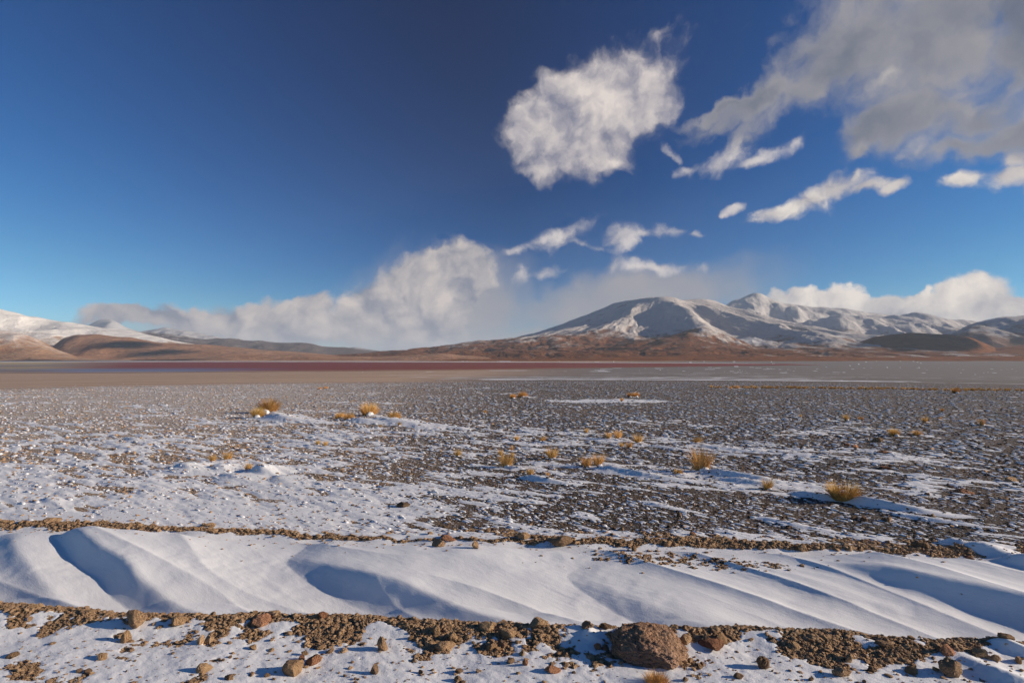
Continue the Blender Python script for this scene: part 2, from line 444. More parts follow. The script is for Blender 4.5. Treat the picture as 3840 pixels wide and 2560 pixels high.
def land(x, y):
    """height, snow (0-1), tan earth (0-1), mud flat (0-1)"""
    x = np.asarray(x, float); y = np.asarray(y, float)
    shp = x.shape; x = x.ravel(); y = y.ravel()
    d = np.hypot(x, y); w = across(x, y)
    a = x * WIND[0] + y * WIND[1]; b = -x * WIND[1] + y * WIND[0]
    z = base_z(x, y)
    near = 1 - sm(40, 60, d)
    # rough earth under everything
    rough = fbm(x * 2.6, y * 2.6, 5, 0.55)
    rim_n = fbm(x * 3.1 + 9, y * 3.1, 4, 0.6)
    band_n = 1 - sm(0, 1, np.abs(w - (NEAR - 0.16) + 0.05 * rim_n) / (0.30 + 0.16 * rim_n))            # dirt of the near bank
    front = sm(-0.62, -0.02, w - NEAR) * (w < NEAR + 0.06)
    side = np.clip((x + 3.5) / 7, 0, 1)
    dirt_n = np.clip(front * (0.42 - 0.22 * side + 1.6 * rim_n + 1.3 * rough) - 0.14, 0, 1)
    dirt_n = np.maximum(dirt_n, (w > NEAR - 0.17 - 0.20 * rim_n - 0.14 * rough + 0.09 * side) & (w < NEAR + 0.05 + 0.03 * rim_n))
    dirt_f = ((w > FAR + 0.0 + 0.08 * rim_n) & (w < FAR + 0.11 + 0.12 * rim_n + 0.1 * perlin(x * 0.8, y * 0.1))).astype(float)
    dirt_f *= sm(-0.75, -0.35, fbm(x * 1.4, y * 1.4 + 30, 2))
    # stray gravel lying on the upper trough, right of centre
    gx, gy = to_g1
    stray = np.exp(-((x - gx) / 0.55) ** 2 - ((w - (gy + 0.088 * gx)) / 0.20) ** 2) + 0.8 * np.exp(-((x - gx - 0.9) / 0.6) ** 2 - ((w - (gy + 0.088 * gx) + 0.12) / 0.14) ** 2)
    stray = sm(0.45, 0.75, stray * (0.55 + 2.2 * fbm(x * 12, y * 16, 4, 0.7)))
    # plain: torn snow cover
    st = fbm(a * 1.1 + 5, b * 3.6, 5, 0.62)
    big = fbm(x * 0.30 + 11, y * 0.55, 3)
    lat = x / np.maximum(d, 1)
    cover = 0.02 + 0.62 * big - 0.28 * sm(-0.30, 0.25, lat) + 0.08 * (1 - sm(-0.5, -0.15, lat)) + 0.08 * (1 - sm(8.0, 13, d)) * (1 - sm(-0.35, 0.0, lat)) + 0.22 * (1 - sm(FAR + 0.1, FAR + 0.9, w)) - 0.34 * sm(11, 24, d) - 0.12 * sm(8, 13, d) * (1 - sm(-0.3, 0.1, lat))
    cover = cover + 0.13
    t = st + cover
    sn_p = sm(-0.02, 0.14, t); hp = 0.042 * np.clip(t, 0, 0.6) * np.clip(d / 9, 0.7, 1.6)
    # foreground apron, trodden snow with earth showing
    t2 = 0.40 + 0.75 * fbm(x * 2.6, y * 2.6 + 3, 6, 0.68) + 0.5 * fbm(x * 0.7, y * 0.7, 2)
    sn_a = sm(0.0, 0.22, t2 - 1.1 * dirt_n * 1.0)
    plain_m = sm(FAR + 0.02, FAR + 0.14, w); apr_m = 1 - sm(NEAR - 0.02, NEAR + 0.05, w)
    tro_m = np.clip(1 - plain_m - apr_m, 0, 1)
    snow = plain_m * sn_p + apr_m * sn_a + tro_m * (1 - stray)
    snow = snow * (1 - dirt_f) * np.where(apr_m > 0.5, 1 - sm(0.35, 0.7, dirt_n) * 0.97, 1)
    z = z + plain_m * (hp * sn_p + (1 - sn_p) * 0.012 * rough * near) * np.clip(near, 0, 1)
    z = z + apr_m * (0.018 * fbm(x * 1.6, y * 1.6, 3) + 0.005 * sn_a + 0.006 * fbm(a * 9, b * 13, 4, 0.6) * sn_a + (1 - sn_a) * 0.012 * fbm(x * 14, y * 14, 3))
    z = z + (dirt_f + np.clip(dirt_n, 0, 1) * apr_m) * (0.013 * fbm(x * 7, y * 7, 4, 0.6) + 0.0025 * fbm(x * 28, y * 28, 2)) * near
    z = z + drifts(x, y) + stray * 0.004 * fbm(x * 30, y * 30, 2)
    mz = mounds(x, y)
    mm = sm(0.006, 0.018, mz + 0.008 * fbm(a * 2, b * 7, 3))
    z = z + mz + 0; snow = np.maximum(snow, mm)
    # far: flats and streaks
    far = sm(42, 66, d + 10 * perlin(x * 0.05, y * 0.2))
    left = 1 - sm(-0.18, 0.10, lat - 0.00009 * d + 0.06 * perlin(x * 0.004, y * 0.02))
    flat = far * (0.15 + 0.85 * np.maximum(left, sm(90, 160, d) * (1 - sm(-0.1, 0.2, lat))))
    strk = fbm(x * 0.005 + 3, y * 0.10, 4, 0.5)
    s_far = sm(0.20, 0.36, strk + 0.10 * sm(60, 80, d) * (1 - sm(95, 180, d)) - 0.25 * (1 - sm(-0.3, -0.05, lat)) - 0.1 * sm(0.3, 0.5, lat))
    # one long white streak right of centre
    s2 = np.exp(-(((y - 76 - 0.16 * (x - 20)) / (2.6 + 0.02 * x)) ** 2)) * sm(-12, 2, x) * (1 - sm(48, 66, x)) + 0.8 * np.exp(-(((y - 112 - 0.10 * x) / 3.0) ** 2)) * sm(-45, -8, x) * (1 - sm(60, 80, x))
    s_far = np.maximum(s_far * 0.8, sm(0.35, 0.7, s2 + 0.35 * strk))
    snow = np.maximum(snow * (1 - far * np.clip(flat * 1.3, 0.25, 1)), far * s_far)
    # patch of wind-swept snow in the middle distance
    px_, py_ = to_g2
    s3 = np.exp(-((x - px_) / 3.2) ** 2 - ((y - py_) / 1.5) ** 2)
    snow = np.maximum(snow, sm(0.35, 0.8, s3 + 0.5 * st))
    earth = np.clip(np.maximum(dirt_n * apr_m, dirt_f) + apr_m * 0.7 + plain_m * 0.55 * (1 - sm(-0.45, 0.05, lat)), 0, 1)
    gap = stray
    return [v_.reshape(shp) for v_ in (z, np.clip(snow, 0, 1), earth, flat)]


to_g1 = to_ground(1480, 1285)
to_g2 = to_ground(1400, 920)


def land_z1(x, y):
    return float(land(np.array([x]), np.array([y]))[0][0])


# ------------------------------------------------------------------ object helpers
def tag(o, label=None, cat=None, group=None, kind=None):
    if label: o['label'] = label
    if cat: o['category'] = cat
    if group: o['group'] = group
    if kind: o['kind'] = kind
    return o


def grid_mesh(name, X, Y, Z, mat, attrs=None, wrap=False, flip=False, smooth=True):
    nr, nc = X.shape
    co = np.stack([X, Y, Z], -1).reshape(-1, 3).astype(np.float32)
    i = np.arange(nr - 1)[:, None]; jn = nc if wrap else nc - 1
    j = np.arange(jn)[None, :]; j1 = (j + 1) % nc
    q = np.stack([i * nc + j, i * nc + j1, (i + 1) * nc + j1, (i + 1) * nc + j], -1).reshape(-1, 4)
    if flip: q = q[:, ::-1]
    return raw_mesh(name, co, q, mat, attrs, smooth)


def raw_mesh(name, co, q, mat, attrs=None, smooth=True, parent=None):
    me = bpy.data.meshes.new(name)
    co = np.asarray(co, np.float32); q = np.asarray(q, np.int32)
    me.vertices.add(len(co)); me.vertices.foreach_set('co', co.ravel())
    k = q.shape[1]
    me.loops.add(q.size); me.loops.foreach_set('vertex_index', q.ravel())
    me.polygons.add(len(q)); me.polygons.foreach_set('loop_start', np.arange(len(q), dtype=np.int32) * k)
    me.polygons.foreach_set('loop_total', np.full(len(q), k, np.int32))
    me.polygons.foreach_set('use_smooth', np.full(len(q), smooth))
    for n, val in (attrs or {}).items():
        at = me.attributes.new(n, 'FLOAT', 'POINT'); at.data.foreach_set('value', np.asarray(val, np.float32).ravel())
    me.update(); me.validate()
    if mat: me.materials.append(mat)
    o = bpy.data.objects.new(name, me); COL.objects.link(o)
    if parent: o.parent = parent
    return o


def material(name):
    m = bpy.data.materials.new(name); m.use_nodes = True
    k = NT(m.node_tree); k.n.clear()
    out = k.new('ShaderNodeOutputMaterial'); b = k.new('ShaderNodeBsdfPrincipled')
    k.l.new(b.outputs[0], out.inputs[0])
    b.inputs['Specular IOR Level'].default_value = 0.25
    return m, k, b


def attr(k, n):
    a = k.new('ShaderNodeAttribute', attribute_name=n); return a.outputs['Fac']


def bump(k, b, h, dist, strength=1.0):
    n = k.new('ShaderNodeBump'); n.inputs['Strength'].default_value = strength; n.inputs['Distance'].default_value = dist
    k.put(n.inputs['Height'], h); k.l.new(n.outputs[0], b.inputs['Normal'])


# ------------------------------------------------------------------ ground
def ground_material():
    m, k, b = material('ground')
    g = k.new('ShaderNodeNewGeometry'); P = g.outputs['Position']
    mp = k.new('ShaderNodeMapping', vector_type='TEXTURE'); k.put(mp.inputs[0], P)
    mp.inputs['Rotation'].default_value = (0, 0, math.atan2(WIND[1], WIND[0])); mp.inputs['Scale'].default_value = (3.0, 1, 1)
    W = mp.outputs[0]
    snow = attr(k, 'snow'); earth = attr(k, 'earth'); flat = attr(k, 'flat')
    d = k.v('LENGTH', P, out=1)
    nearf = k.ramp(d, 30.0, 90.0, 1.0, 0.0)
    fine = k.noise(W, 14.0, 6.0, 0.68); grit = k.noise(P, 90.0, 4.0, 0.65)
    speck = k.noise(P, 9.0, 7.0, 0.8)
    # snow cover broken up at the edges
    s = k.m('ADD', snow, k.m('MULTIPLY', k.m('SUBTRACT', fine, 0.5), k.m('MULTIPLY', nearf, 1.0)))
    s = k.m('ADD', s, k.m('MULTIPLY', k.m('SUBTRACT', grit, 0.5), k.m('MULTIPLY', nearf, 0.55)))
    s = k.m('ADD', s, k.m('MULTIPLY', k.m('MULTIPLY', k.m('SUBTRACT', speck, 0.5), 1.3), k.m('SUBTRACT', k.ramp(d, 10.0, 40.0), k.m('MULTIPLY', flat, 0.8))))
    sf = k.ramp(s, 0.42, 0.58)
    hard = k.m('MULTIPLY', k.ramp(snow, 0.93, 1.0), nearf)
    sf = k.m('MAXIMUM', sf, hard)
    vc = k.voro(P, 95.0, out='Color')
    sv = k.new('ShaderNodeSeparateColor'); k.put(sv.inputs[0], vc)
    n2 = k.noise(P, 4.0, 5.0, 0.6)
    grav = k.mix(sv.outputs[0], rgb(44, 38, 34), rgb(104, 92, 80))
    lat = k.noise(P, 0.6, 2.0, 0.5)
    grav = k.mix(k.ramp(lat, 0.35, 0.65), grav, k.mix(0.4, grav, rgb(110, 88, 70)))
    tan = k.mix(sv.outputs[1], rgb(140, 114, 86), rgb(216, 184, 146))
    tan = k.mix(k.ramp(n2, 0.35, 0.7), tan, rgb(164, 132, 100))
    base = k.mix(earth, grav, tan)
    mud = k.mix(k.ramp(k.noise(k.v('MULTIPLY', P, (0.02, 0.25, 1)), 1.0, 6.0, 0.6), 0.3, 0.7), rgb(168, 138, 116), rgb(200, 172, 146))
    base = k.mix(flat, base, mud)
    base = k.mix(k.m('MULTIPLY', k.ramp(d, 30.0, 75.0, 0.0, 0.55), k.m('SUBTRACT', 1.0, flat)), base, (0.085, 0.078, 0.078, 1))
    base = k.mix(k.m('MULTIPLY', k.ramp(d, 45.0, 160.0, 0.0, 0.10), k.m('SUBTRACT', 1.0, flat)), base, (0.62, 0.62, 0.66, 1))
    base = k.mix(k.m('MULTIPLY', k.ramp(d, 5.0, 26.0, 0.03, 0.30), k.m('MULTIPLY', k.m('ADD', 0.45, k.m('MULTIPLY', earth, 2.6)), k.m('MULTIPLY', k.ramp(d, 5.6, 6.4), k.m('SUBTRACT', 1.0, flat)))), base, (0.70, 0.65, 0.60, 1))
    snowc = k.mix(k.ramp(k.noise(P, 1.3, 4, 0.5), 0.3, 0.8), (0.80, 0.80, 0.80, 1), (0.86, 0.855, 0.85, 1))
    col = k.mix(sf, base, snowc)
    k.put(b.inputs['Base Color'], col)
    k.put(b.inputs['Roughness'], k.m('ADD', 0.95, k.m('MULTIPLY', sf, -0.3)))
    # relief
    vd = k.voro(P, 95.0); vd2 = k.voro(P, 38.0)
    peb = k.m('SUBTRACT', 1.0, k.m('ADD', k.m('MULTIPLY', vd, 0.6), k.m('MULTIPLY', vd2, 0.9)))
    hb = k.m('MULTIPLY', k.m('MULTIPLY', peb, k.m('SUBTRACT', 1.0, sf)), k.m('SUBTRACT', 1.0, k.m('MULTIPLY', flat, 0.9)))
    crust = k.m('ADD', k.m('MULTIPLY', k.noise(W, 34.0, 4.0, 0.6), 0.20), k.m('MULTIPLY', k.noise(P, 110.0, 3.0, 0.6), 0.14))
    h = k.m('ADD', hb, k.m('MULTIPLY', sf, crust))
    h = k.m('ADD', h, k.m('MULTIPLY', k.m('MULTIPLY', sf, nearf), 0.35))
    bump(k, b, h, 0.012, 1.0)
    return m


def build_ground():
    az = np.concatenate([np.linspace(-180, -54, 40, endpoint=False), np.linspace(-54, 54, 860, endpoint=False), np.linspace(54, 180, 40, endpoint=False)])
    r = np.concatenate([np.linspace(0.25, 2.4, 14, endpoint=False), np.linspace(2.4, 6.3, 390, endpoint=False), np.geomspace(6.3, 14, 190, endpoint=False),
                        np.geomspace(14, 60, 140, endpoint=False), np.geomspace(60, 1500, 110, endpoint=False), np.geomspace(1500, 30000, 16)])
    A, RR = np.meshgrid(np.radians(az), r)
    X, Y = RR * np.sin(A), RR * np.cos(A)
    z, sn, ea, fl = land(X, Y)
    o = grid_mesh('ground', X, Y, z, ground_material(), {'snow': sn, 'earth': ea, 'flat': fl}, wrap=True, flip=True)
    tag(o, kind='structure')
    o['label'] = 'gravel plain torn with wind-blown snow and crossed by a snow-filled wheel track'
    return o


build_ground()

# ------------------------------------------------------------------ lake
def lake():
    near = [(-300, 861), (0, 857), (300, 856), (620, 853), (900, 851), (1200, 847.5), (1450, 843.5), (1700, 840), (1880, 837.6)]
    far = [(-300, 829.5), (0, 829.5), (300, 829), (620, 829), (900, 829.5), (1200, 830.5), (1450, 832), (1700, 834), (1880, 836.4)]
    us = np.linspace(-300, 1880, 420)
    vn = np.interp(us, *zip(*near)); vf = np.interp(us, *zip(*far))
    zl = LAKE_Z + 0.35
    T = np.linspace(0, 1, 60)
    rows = []
    for t in T:
        dz_n = (vn * U - HOR) / 2240; dz_f = (vf * U - HOR) / 2240
        yn = (EYE - zl) / dz_n; yf = (EYE - zl) / dz_f
        y = yn * (yf / yn) ** t
        rows.append((y * (us * U - 1920) / 2240, y))
    X = np.array([r_[0] for r_ in rows]); Y = np.array([r_[1] for r_ in rows])
    wob = 1 + 0.015 * fbm(X * 0.004, Y * 0.004, 3) * 1
    X *= wob; Y *= wob
    Tm = np.repeat(T[:, None], len(us), 1); Um = np.repeat(us[None], len(T), 0)
    m, k, b = material('lake')
    g = k.new('ShaderNodeNewGeometry'); P = g.outputs['Position']
    n = k.noise(k.v('MULTIPLY', P, (0.0016, 0.0075, 1)), 1.0, 6.0, 0.62)
    n2 = k.noise(k.v('MULTIPLY', P, (0.012, 0.03, 1)), 1.0, 5.0, 0.65)
    red = k.mix(n2, rgb(122, 58, 42), rgb(154, 86, 66))
    t = attr(k, 'inner'); uu = attr(k, 'side')
    # shallow left arm: grey and ochre bars
    sh = k.mix(k.ramp(n, 0.42, 0.60), rgb(150, 136, 120), rgb(104, 84, 86))
    sh = k.mix(k.ramp(k.m('ADD', n, k.m('MULTIPLY', t, 0.20)), 0.60, 0.68), sh, rgb(196, 170, 116))
    col = k.mix(k.ramp(k.m('ADD', uu, k.m('MULTIPLY', k.m('SUBTRACT', n, 0.5), 0.22)), 0.17, 0.30), sh, red)
    blue = k.m('MULTIPLY', k.ramp(t, 0.34, 0.05), k.ramp(k.m('ADD', uu, k.m('MULTIPLY', k.m('SUBTRACT', n, 0.5), 0.3)), 0.46, 0.30))  # blue reflection painted into the water colour along the near left shore
    blue = k.m('MULTIPLY', blue, k.ramp(uu, 0.14, 0.24))
    col = k.mix(blue, col, rgb(118, 132, 160))
    salt = k.ramp(k.m('ADD', t, k.m('MULTIPLY', k.m('SUBTRACT', n2, 0.5), 0.28)), 0.80, 0.90)
    salt = k.m('MULTIPLY', salt, k.ramp(n, 0.38, 0.46))
    col = k.mix(salt, col, rgb(214, 208, 200))
    shore = k.ramp(k.m('ADD', t, k.m('MULTIPLY', k.m('SUBTRACT', n2, 0.5), 0.2)), 0.10, 0.0)
    col = k.mix(k.m('MULTIPLY', shore, 0.8), col, rgb(176, 140, 112))
    k.put(b.inputs['Base Color'], col); b.inputs['Roughness'].default_value = 0.55
    b.inputs['Specular IOR Level'].default_value = 0.15
    bump(k, b, n2, 1.0, 0.15)
    o = grid_mesh('lake', X, Y, np.full_like(X, zl), m, {'inner': Tm, 'side': (Um + 300) / 2180}, flip=True)
    tag(o, kind='structure'); o['label'] = 'shallow rust-red salt lake with white crust along its far shore'


lake()

# ------------------------------------------------------------------ mountains
def rock_material(name, low, low2, snow_lo, snow_hi, snow_col=(0.78, 0.77, 0.76, 1), dust=0.5, rocky=rgb(96, 80, 72)):
    """bare slopes low down, snow from snow_lo to snow_hi (metres), broken by streaks"""
    m, k, b = material(name)
    g = k.new('ShaderNodeNewGeometry'); P = g.outputs['Position']
    sp = k.new('ShaderNodeSeparateXYZ'); k.put(sp.inputs[0], P)
    z = sp.outputs[2]
    ns = k.noise(k.v('MULTIPLY', P, (0.004, 0.004, 0.012)), 1.0, 8.0, 0.62)
    nf = k.noise(P, 0.016, 8.0, 0.75)
    cov = attr(k, 'snow')
    t = k.ramp(z, snow_lo, snow_hi, 0.0, 1.0, smooth=False)
    t = k.m('ADD', t, k.m('MULTIPLY', k.m('SUBTRACT', ns, 0.5), 1.5))
    t = k.m('ADD', t, k.m('MULTIPLY', k.m('SUBTRACT', nf, 0.5), 1.1))
    t = k.m('ADD', t, k.m('SUBTRACT', cov, 0.5))
    sf = k.m('MULTIPLY', k.ramp(t, 0.30, 0.85), dust)
    lowc = k.mix(k.ramp(ns, 0.3, 0.7), low, low2)
    lowc = k.mix(k.ramp(nf, 0.45, 0.75), lowc, rocky)
    k.put(b.inputs['Base Color'], k.mix(sf, lowc, snow_col)); b.inputs['Roughness'].default_value = 0.95
    b.inputs['Specular IOR Level'].default_value = 0.1
    bump(k, b, k.m('ADD', nf, k.m('MULTIPLY', ns, 2.0)), 26.0, 0.8)
    return m


def hill(name, label, prof, r_foot, r_top, mat, seed, rough=0.12, back=1.5, gully=0.10, n=(420, 150), pw=1.0, snowmul=0.0):
    """a range whose skyline runs through the given points of the photograph, standing at its own distance"""
    pu = np.array([p_[0] for p_ in prof], float); pv = np.array([p_[1] for p_ in prof], float)
    us = np.linspace(pu[0], pu[-1], n[0])
    v = np.interp(us, pu, pv)
    kk = np.ones(9) / 9; vs = np.convolve(np.pad(v, 4, 'edge'), kk, 'valid')
    top = EYE + (HOR - vs * U) / 2240.0 * r_top - LAKE_Z
    top = np.maximum(top, 0) * sm(0, 0.03, np.linspace(0, 1, n[0])) ** 0.0
    dep = np.linspace(r_foot, r_top + (r_top - r_foot) * back, n[1])
    D, T = np.meshgrid(dep, top, indexing='ij')
    Uu = np.repeat(us[None], n[1], 0)
    X = D * (Uu * U - 1920) / 2240.0; Y = D
    t = (D - r_foot) / (r_top - r_foot)
    wav = 0.16 * fbm(X * 0.0011 + seed, Y * 0.0009, 3)
    tt = np.clip(t + wav * np.sin(np.clip(t, 0, 1) * math.pi), 0, 3)
    S = np.where(tt < 1, sm(0, 1, np.clip(tt, 0, 1)) ** pw, 1 - sm(0, back + 0.2, tt - 1) * 0.9)
    gl = fbm(X * 0.0016 + seed * 3, Y * 0.0006, 4, 0.45, ridged=True)
    bumps = np.sin(np.clip(t, 0, 1) * math.pi) ** 0.7 * (gully * gl + rough * fbm(X * 0.0010 - seed, Y * 0.0010, 4, 0.42))
    edge = rough * 0.05 * fbm(X * 0.004 + seed, Y * 0.004, 3) * np.clip(t, 0, 1)
    Z = LAKE_Z - 3 + T * (S + bumps + edge)
    cov = 0.5 + 0.25 * fbm(X * 0.001 + 50, Y * 0.001, 3) + snowmul
    o = grid_mesh(name, X, Y, Z, mat, {'snow': cov}, flip=True)
    tag(o, label, kind='structure')
    return o


OCH, OCH2 = rgb(150, 104, 74), rgb(172, 128, 96)
m_far = rock_material('far_range', rgb(92, 84, 84), rgb(112, 100, 94), 0, 900, dust=0.55)
m_snowhill = rock_material('snow_hill', rgb(176, 142, 112), rgb(196, 168, 140), -10, 330, snow_col=(0.83, 0.79, 0.73, 1), dust=1.0)
m_brown = rock_material('brown_hill', rgb(166, 122, 92), rgb(186, 144, 114), 330, 900, dust=0.6)
m_pale = rock_material('pale_hill', rgb(168, 124, 94), rgb(196, 160, 128), -10, 300, snow_col=(0.80, 0.74, 0.68, 1), dust=0.85)
m_bluehill = rock_material('dark_range', rgb(84, 76, 74), rgb(108, 96, 90), 120, 900, dust=0.6)  # dull grey-brown slopes with thin snow higher up

hill('distant_peak', 'blue far peak half hidden in cloud at left', [(80, 800), (150, 775), (205, 746), (228, 736), (248, 732), (262, 736), (290, 752), (330, 765), (400, 790), (450, 812)], 17000, 21000, m_far, 3.0, rough=0.05, gully=0.05, n=(200, 80))
hill('distant_slope', 'long snow-streaked slope fading under the cloud', [(200, 800), (300, 766), (350, 757), (380, 752), (430, 760), (500, 774), (560, 790), (640, 806), (700, 818)], 15000, 18500, m_far, 8.0, rough=0.08, gully=0.08, n=(240, 80), snowmul=0.25)
hill('distant_range', 'dark blue low range behind the left lake shore', [(230, 800), (300, 764), (340, 764), (420, 774), (470, 781), (520, 779), (560, 785), (600, 783), (640, 787), (700, 787), (740, 796), (790, 797), (830, 803), (880, 811), (950, 818), (1000, 822)], 9500, 13000, m_bluehill, 12.0, rough=0.16, gully=0.16, n=(420, 110))
hill('distant_hills', 'pale low hills at the foot of the snow squall', [(740, 822), (790, 800), (815, 797), (850, 803), (900, 809), (960, 809), (1000, 801), (1040, 796), (1100, 800), (1200, 815)], 16000, 19000, m_far, 17.0, rough=0.1, gully=0.1, n=(240, 70), snowmul=0.2)
hill('snowy_hill', 'long cream snow slope descending from the left edge', [(-420, 640), (-200, 680), (-80, 700), (0, 712), (40, 721), (100, 737), (150, 744), (200, 750), (260, 756), (310, 762), (350, 772), (400, 783), (450, 790), (520, 797), (620, 806), (700, 815), (780, 822)], 6200, 9300, m_snowhill, 21.0, rough=0.10, gully=0.10, n=(560, 160))
hill('brown_hill', 'brown bare ridge with patches of cloud shadow', [(80, 822), (120, 796), (145, 776), (175, 768), (215, 768), (260, 772), (300, 775), (360, 786), (420, 790), (480, 792), (540, 797), (600, 803), (680, 808), (780, 816), (900, 821), (1000, 823)], 5200, 6600, m_brown, 25.0, rough=0.14, gully=0.16, n=(460, 130))
hill('foothill', 'pale rounded foothill at the left edge', [(-420, 740), (-250, 735), (-120, 745), (0, 760), (30, 762), (60, 768), (95, 783), (130, 802), (175, 818), (220, 824)], 4300, 5300, m_pale, 31.0, rough=0.12, gully=0.2, n=(300, 120))
hill('shore_hills', 'low ochre hills along the far shore', [(300, 826), (420, 817), (520, 812), (620, 815), (700, 812), (780, 817), (880, 818), (960, 813), (1020, 812), (1100, 818), (1200, 824)], 3900, 4700, m_brown, 37.0, rough=0.3, gully=0.25, n=(380, 90))


def volcano():
    CX, CY = 2130.0, 9000.0
    sc = 9000 * U / 2240.0
    az = np.linspace(-18, 41, 620); dp = np.linspace(3900, 13000, 420)
    Dp, A = np.meshgrid(dp, np.radians(az), indexing='ij')
    Y = Dp; X = Dp * np.tan(A)
    lx = X - CX; ly = Y - CY
    lx = lx + 160 * fbm(X * 0.0009, Y * 0.0009, 3); ly = ly + 160 * fbm(X * 0.0009 + 30, Y * 0.0009, 3)
    # plateau summit: a segment from left to right
    ridge = [(-430.0, 560.0), (20.0, -420.0), (330.0, -60.0), (780.0, 120.0)]
    rho = np.full(lx.shape, 1e9); ex = lx * 0
    for (ax_, ay_), (bx_, by_) in zip(ridge[:-1], ridge[1:]):
        vx, vy = bx_ - ax_, by_ - ay_
        t_ = np.clip(((lx - ax_) * vx + (ly - ay_) * vy) / (vx * vx + vy * vy), 0, 1)
        qx, qy = lx - ax_ - t_ * vx, ly - ay_ - t_ * vy
        q_ = np.hypot(qx, qy); ex = np.where(q_ < rho, qx, ex); rho = np.minimum(rho, q_)
    sx = lx - ex
    th = np.arctan2(ex + 0.25 * (sx - 180), -ly)                      # 0 = towards the viewer, + = right
    prof_r = np.array([0, 130, 300, 520, 800, 1150, 1650, 2400, 3100, 3800, 4600, 6000])
    prof_h = np.array([905, 885, 800, 700, 560, 430, 300, 175, 100, 55, 20, 0])
    # spurs and gullies
    g = 0.0
    for (t0, wd, am) in [(-0.08, 0.10, 0.13), (0.42, 0.10, 0.13), (0.16, 0.09, -0.12), (0.62, 0.10, -0.13), (0.95, 0.12, 0.12), (-0.38, 0.13, -0.06), (-0.65, 0.13, 0.07),
                         (-1.05, 0.15, 0.05), (1.25, 0.10, -0.06), (1.5, 0.1, 0.08)]:
        g = g + am * np.exp(-((th - t0 - 0.10 * np.sin(rho / 700)) / wd) ** 2)
    nf = fbm(th * 3.2 + 4, rho * 0.0007, 4, 0.55, ridged=True)
    nf2 = fbm(th * 13 + 9, rho * 0.0016, 5, 0.62, ridged=True)
    body = sm(60, 700, rho) * (1 - sm(2300, 4200, rho))
    rr = rho * (1 + 0.0 * g)
    H = np.interp(rr * (1 - 2.0 * g * body - 0.10 * (nf - 0.2) * body), prof_r, prof_h)
    H = H + 20 * (nf2 - 0.2) * body + 9 * fbm(X * 0.003, Y * 0.003, 4) * sm(300, 1500, rho) * (1 - sm(3500, 5500, rho))
    # crater rim notch and lip
    H = H + 24 * np.exp(-((lx + 10) / 130) ** 2 - (ly / 260) ** 2) + 8 * np.exp(-((lx - 720) / 150) ** 2 - (ly / 300) ** 2) - 22 * np.exp(-((lx - 330) / 230) ** 2 - (ly / 420) ** 2)
    # lava tongues and low knolls round the foot
    kn = fbm(X * 0.0019 + 7, Y * 0.0019, 5, 0.55, ridged=True)
    H = H + 34 * sm(0.05, 0.75, kn) * sm(1600, 2600, rho) * (1 - sm(4300, 5200, rho)) * (0.5 + 0.5 * sm(-1500, 1500, -lx))
    # spur running out to the left foot
    H = H + 45 * np.exp(-((lx + 2600) / 700) ** 2 - ((ly + 600) / 500) ** 2) + 30 * np.exp(-((lx + 3300) / 500) ** 2 - ((ly + 1500) / 400) ** 2)
    # apron of the volcano meets the plain
    Z = LAKE_Z - 4 + H * (1 - 0.0) * sm(3900, 4500, Dp)
    mat = rock_material('volcano_slope', rgb(112, 68, 38), rgb(136, 88, 54), 70, 430, snow_col=(0.64, 0.60, 0.56, 1), dust=0.84, rocky=rgb(92, 74, 64))
    cov = 0.28 + 0.42 * sm(-500, 700, lx) + 0.55 * (nf2 - 0.2) + 0.30 * (nf - 0.2) + 0.22 * fbm(X * 0.0012 + 5, Y * 0.0012, 3) - 0.35 * np.exp(-((lx - 900) / 420) ** 2 - ((ly + 150) / 500) ** 2)
    o = grid_mesh('volcano', X, Y, Z, mat, {'snow': cov}, flip=True)
    tag(o, 'flat-topped volcano dusted with snow above ochre foot slopes', kind='structure')


volcano()
m_rng = rock_material('snowy_range', rgb(112, 86, 70), rgb(130, 104, 88), 80, 620, snow_col=(0.62, 0.59, 0.56, 1), dust=0.84)
hill('snowy_cone', 'pointed snowy cone behind the right shoulder of the volcano', [(1560, 790), (1600, 760), (1650, 718), (1680, 697), (1705, 688), (1732, 679), (1748, 678), (1765, 687), (1800, 698), (1850, 706), (1920, 711), (1990, 719), (2060, 728), (2150, 742), (2260, 770), (2352, 800)], 9500, 13500, m_rng, 41.0, rough=0.08, gully=0.09, n=(420, 150), snowmul=0.1)
hill('snowy_range', 'long snowy plateau range stretching right', [(1700, 815), (1790, 770), (1860, 735), (1950, 727), (2020, 727), (2100, 729), (2140, 733), (2190, 738), (2230, 741), (2300, 748), (2400, 752), (2560, 770), (2700, 800)], 7800, 11800, m_rng, 46.0, rough=0.22, gully=0.13, n=(420, 150), snowmul=0.12)
m_orn = rock_material('ochre_hill', rgb(122, 74, 38), rgb(148, 94, 52), 230, 700, dust=0.6, rocky=rgb(96, 68, 48))
hill('snow_ridge', 'blue-shaded snowy ridge at the right edge', [(2130, 800), (2180, 770), (2220, 750), (2260, 738), (2300, 731), (2352, 727), (2450, 715), (2600, 700), (2800, 690)], 6000, 8300, m_rng, 52.0, rough=0.2, gully=0.12, n=(300, 130), snowmul=0.1)
hill('dark_hill', 'broad dark brown hill lying in cloud shadow', [(1880, 826), (1930, 808), (1970, 786), (2010, 772), (2050, 768), (2090, 765), (2130, 767), (2180, 769), (2230, 776), (2270, 792), (2310, 808), (2360, 820), (2420, 827)], 4700, 6300, m_orn, 57.0, rough=0.12, gully=0.12, n=(380, 130))
hill('right_slope', 'ochre slope rising to the right edge', [(2080, 827), (2180, 812), (2260, 802), (2352, 792), (2450, 780), (2600, 765), (2800, 750)], 4300, 6600, m_orn, 63.0, rough=0.14, gully=0.14, n=(300, 110))
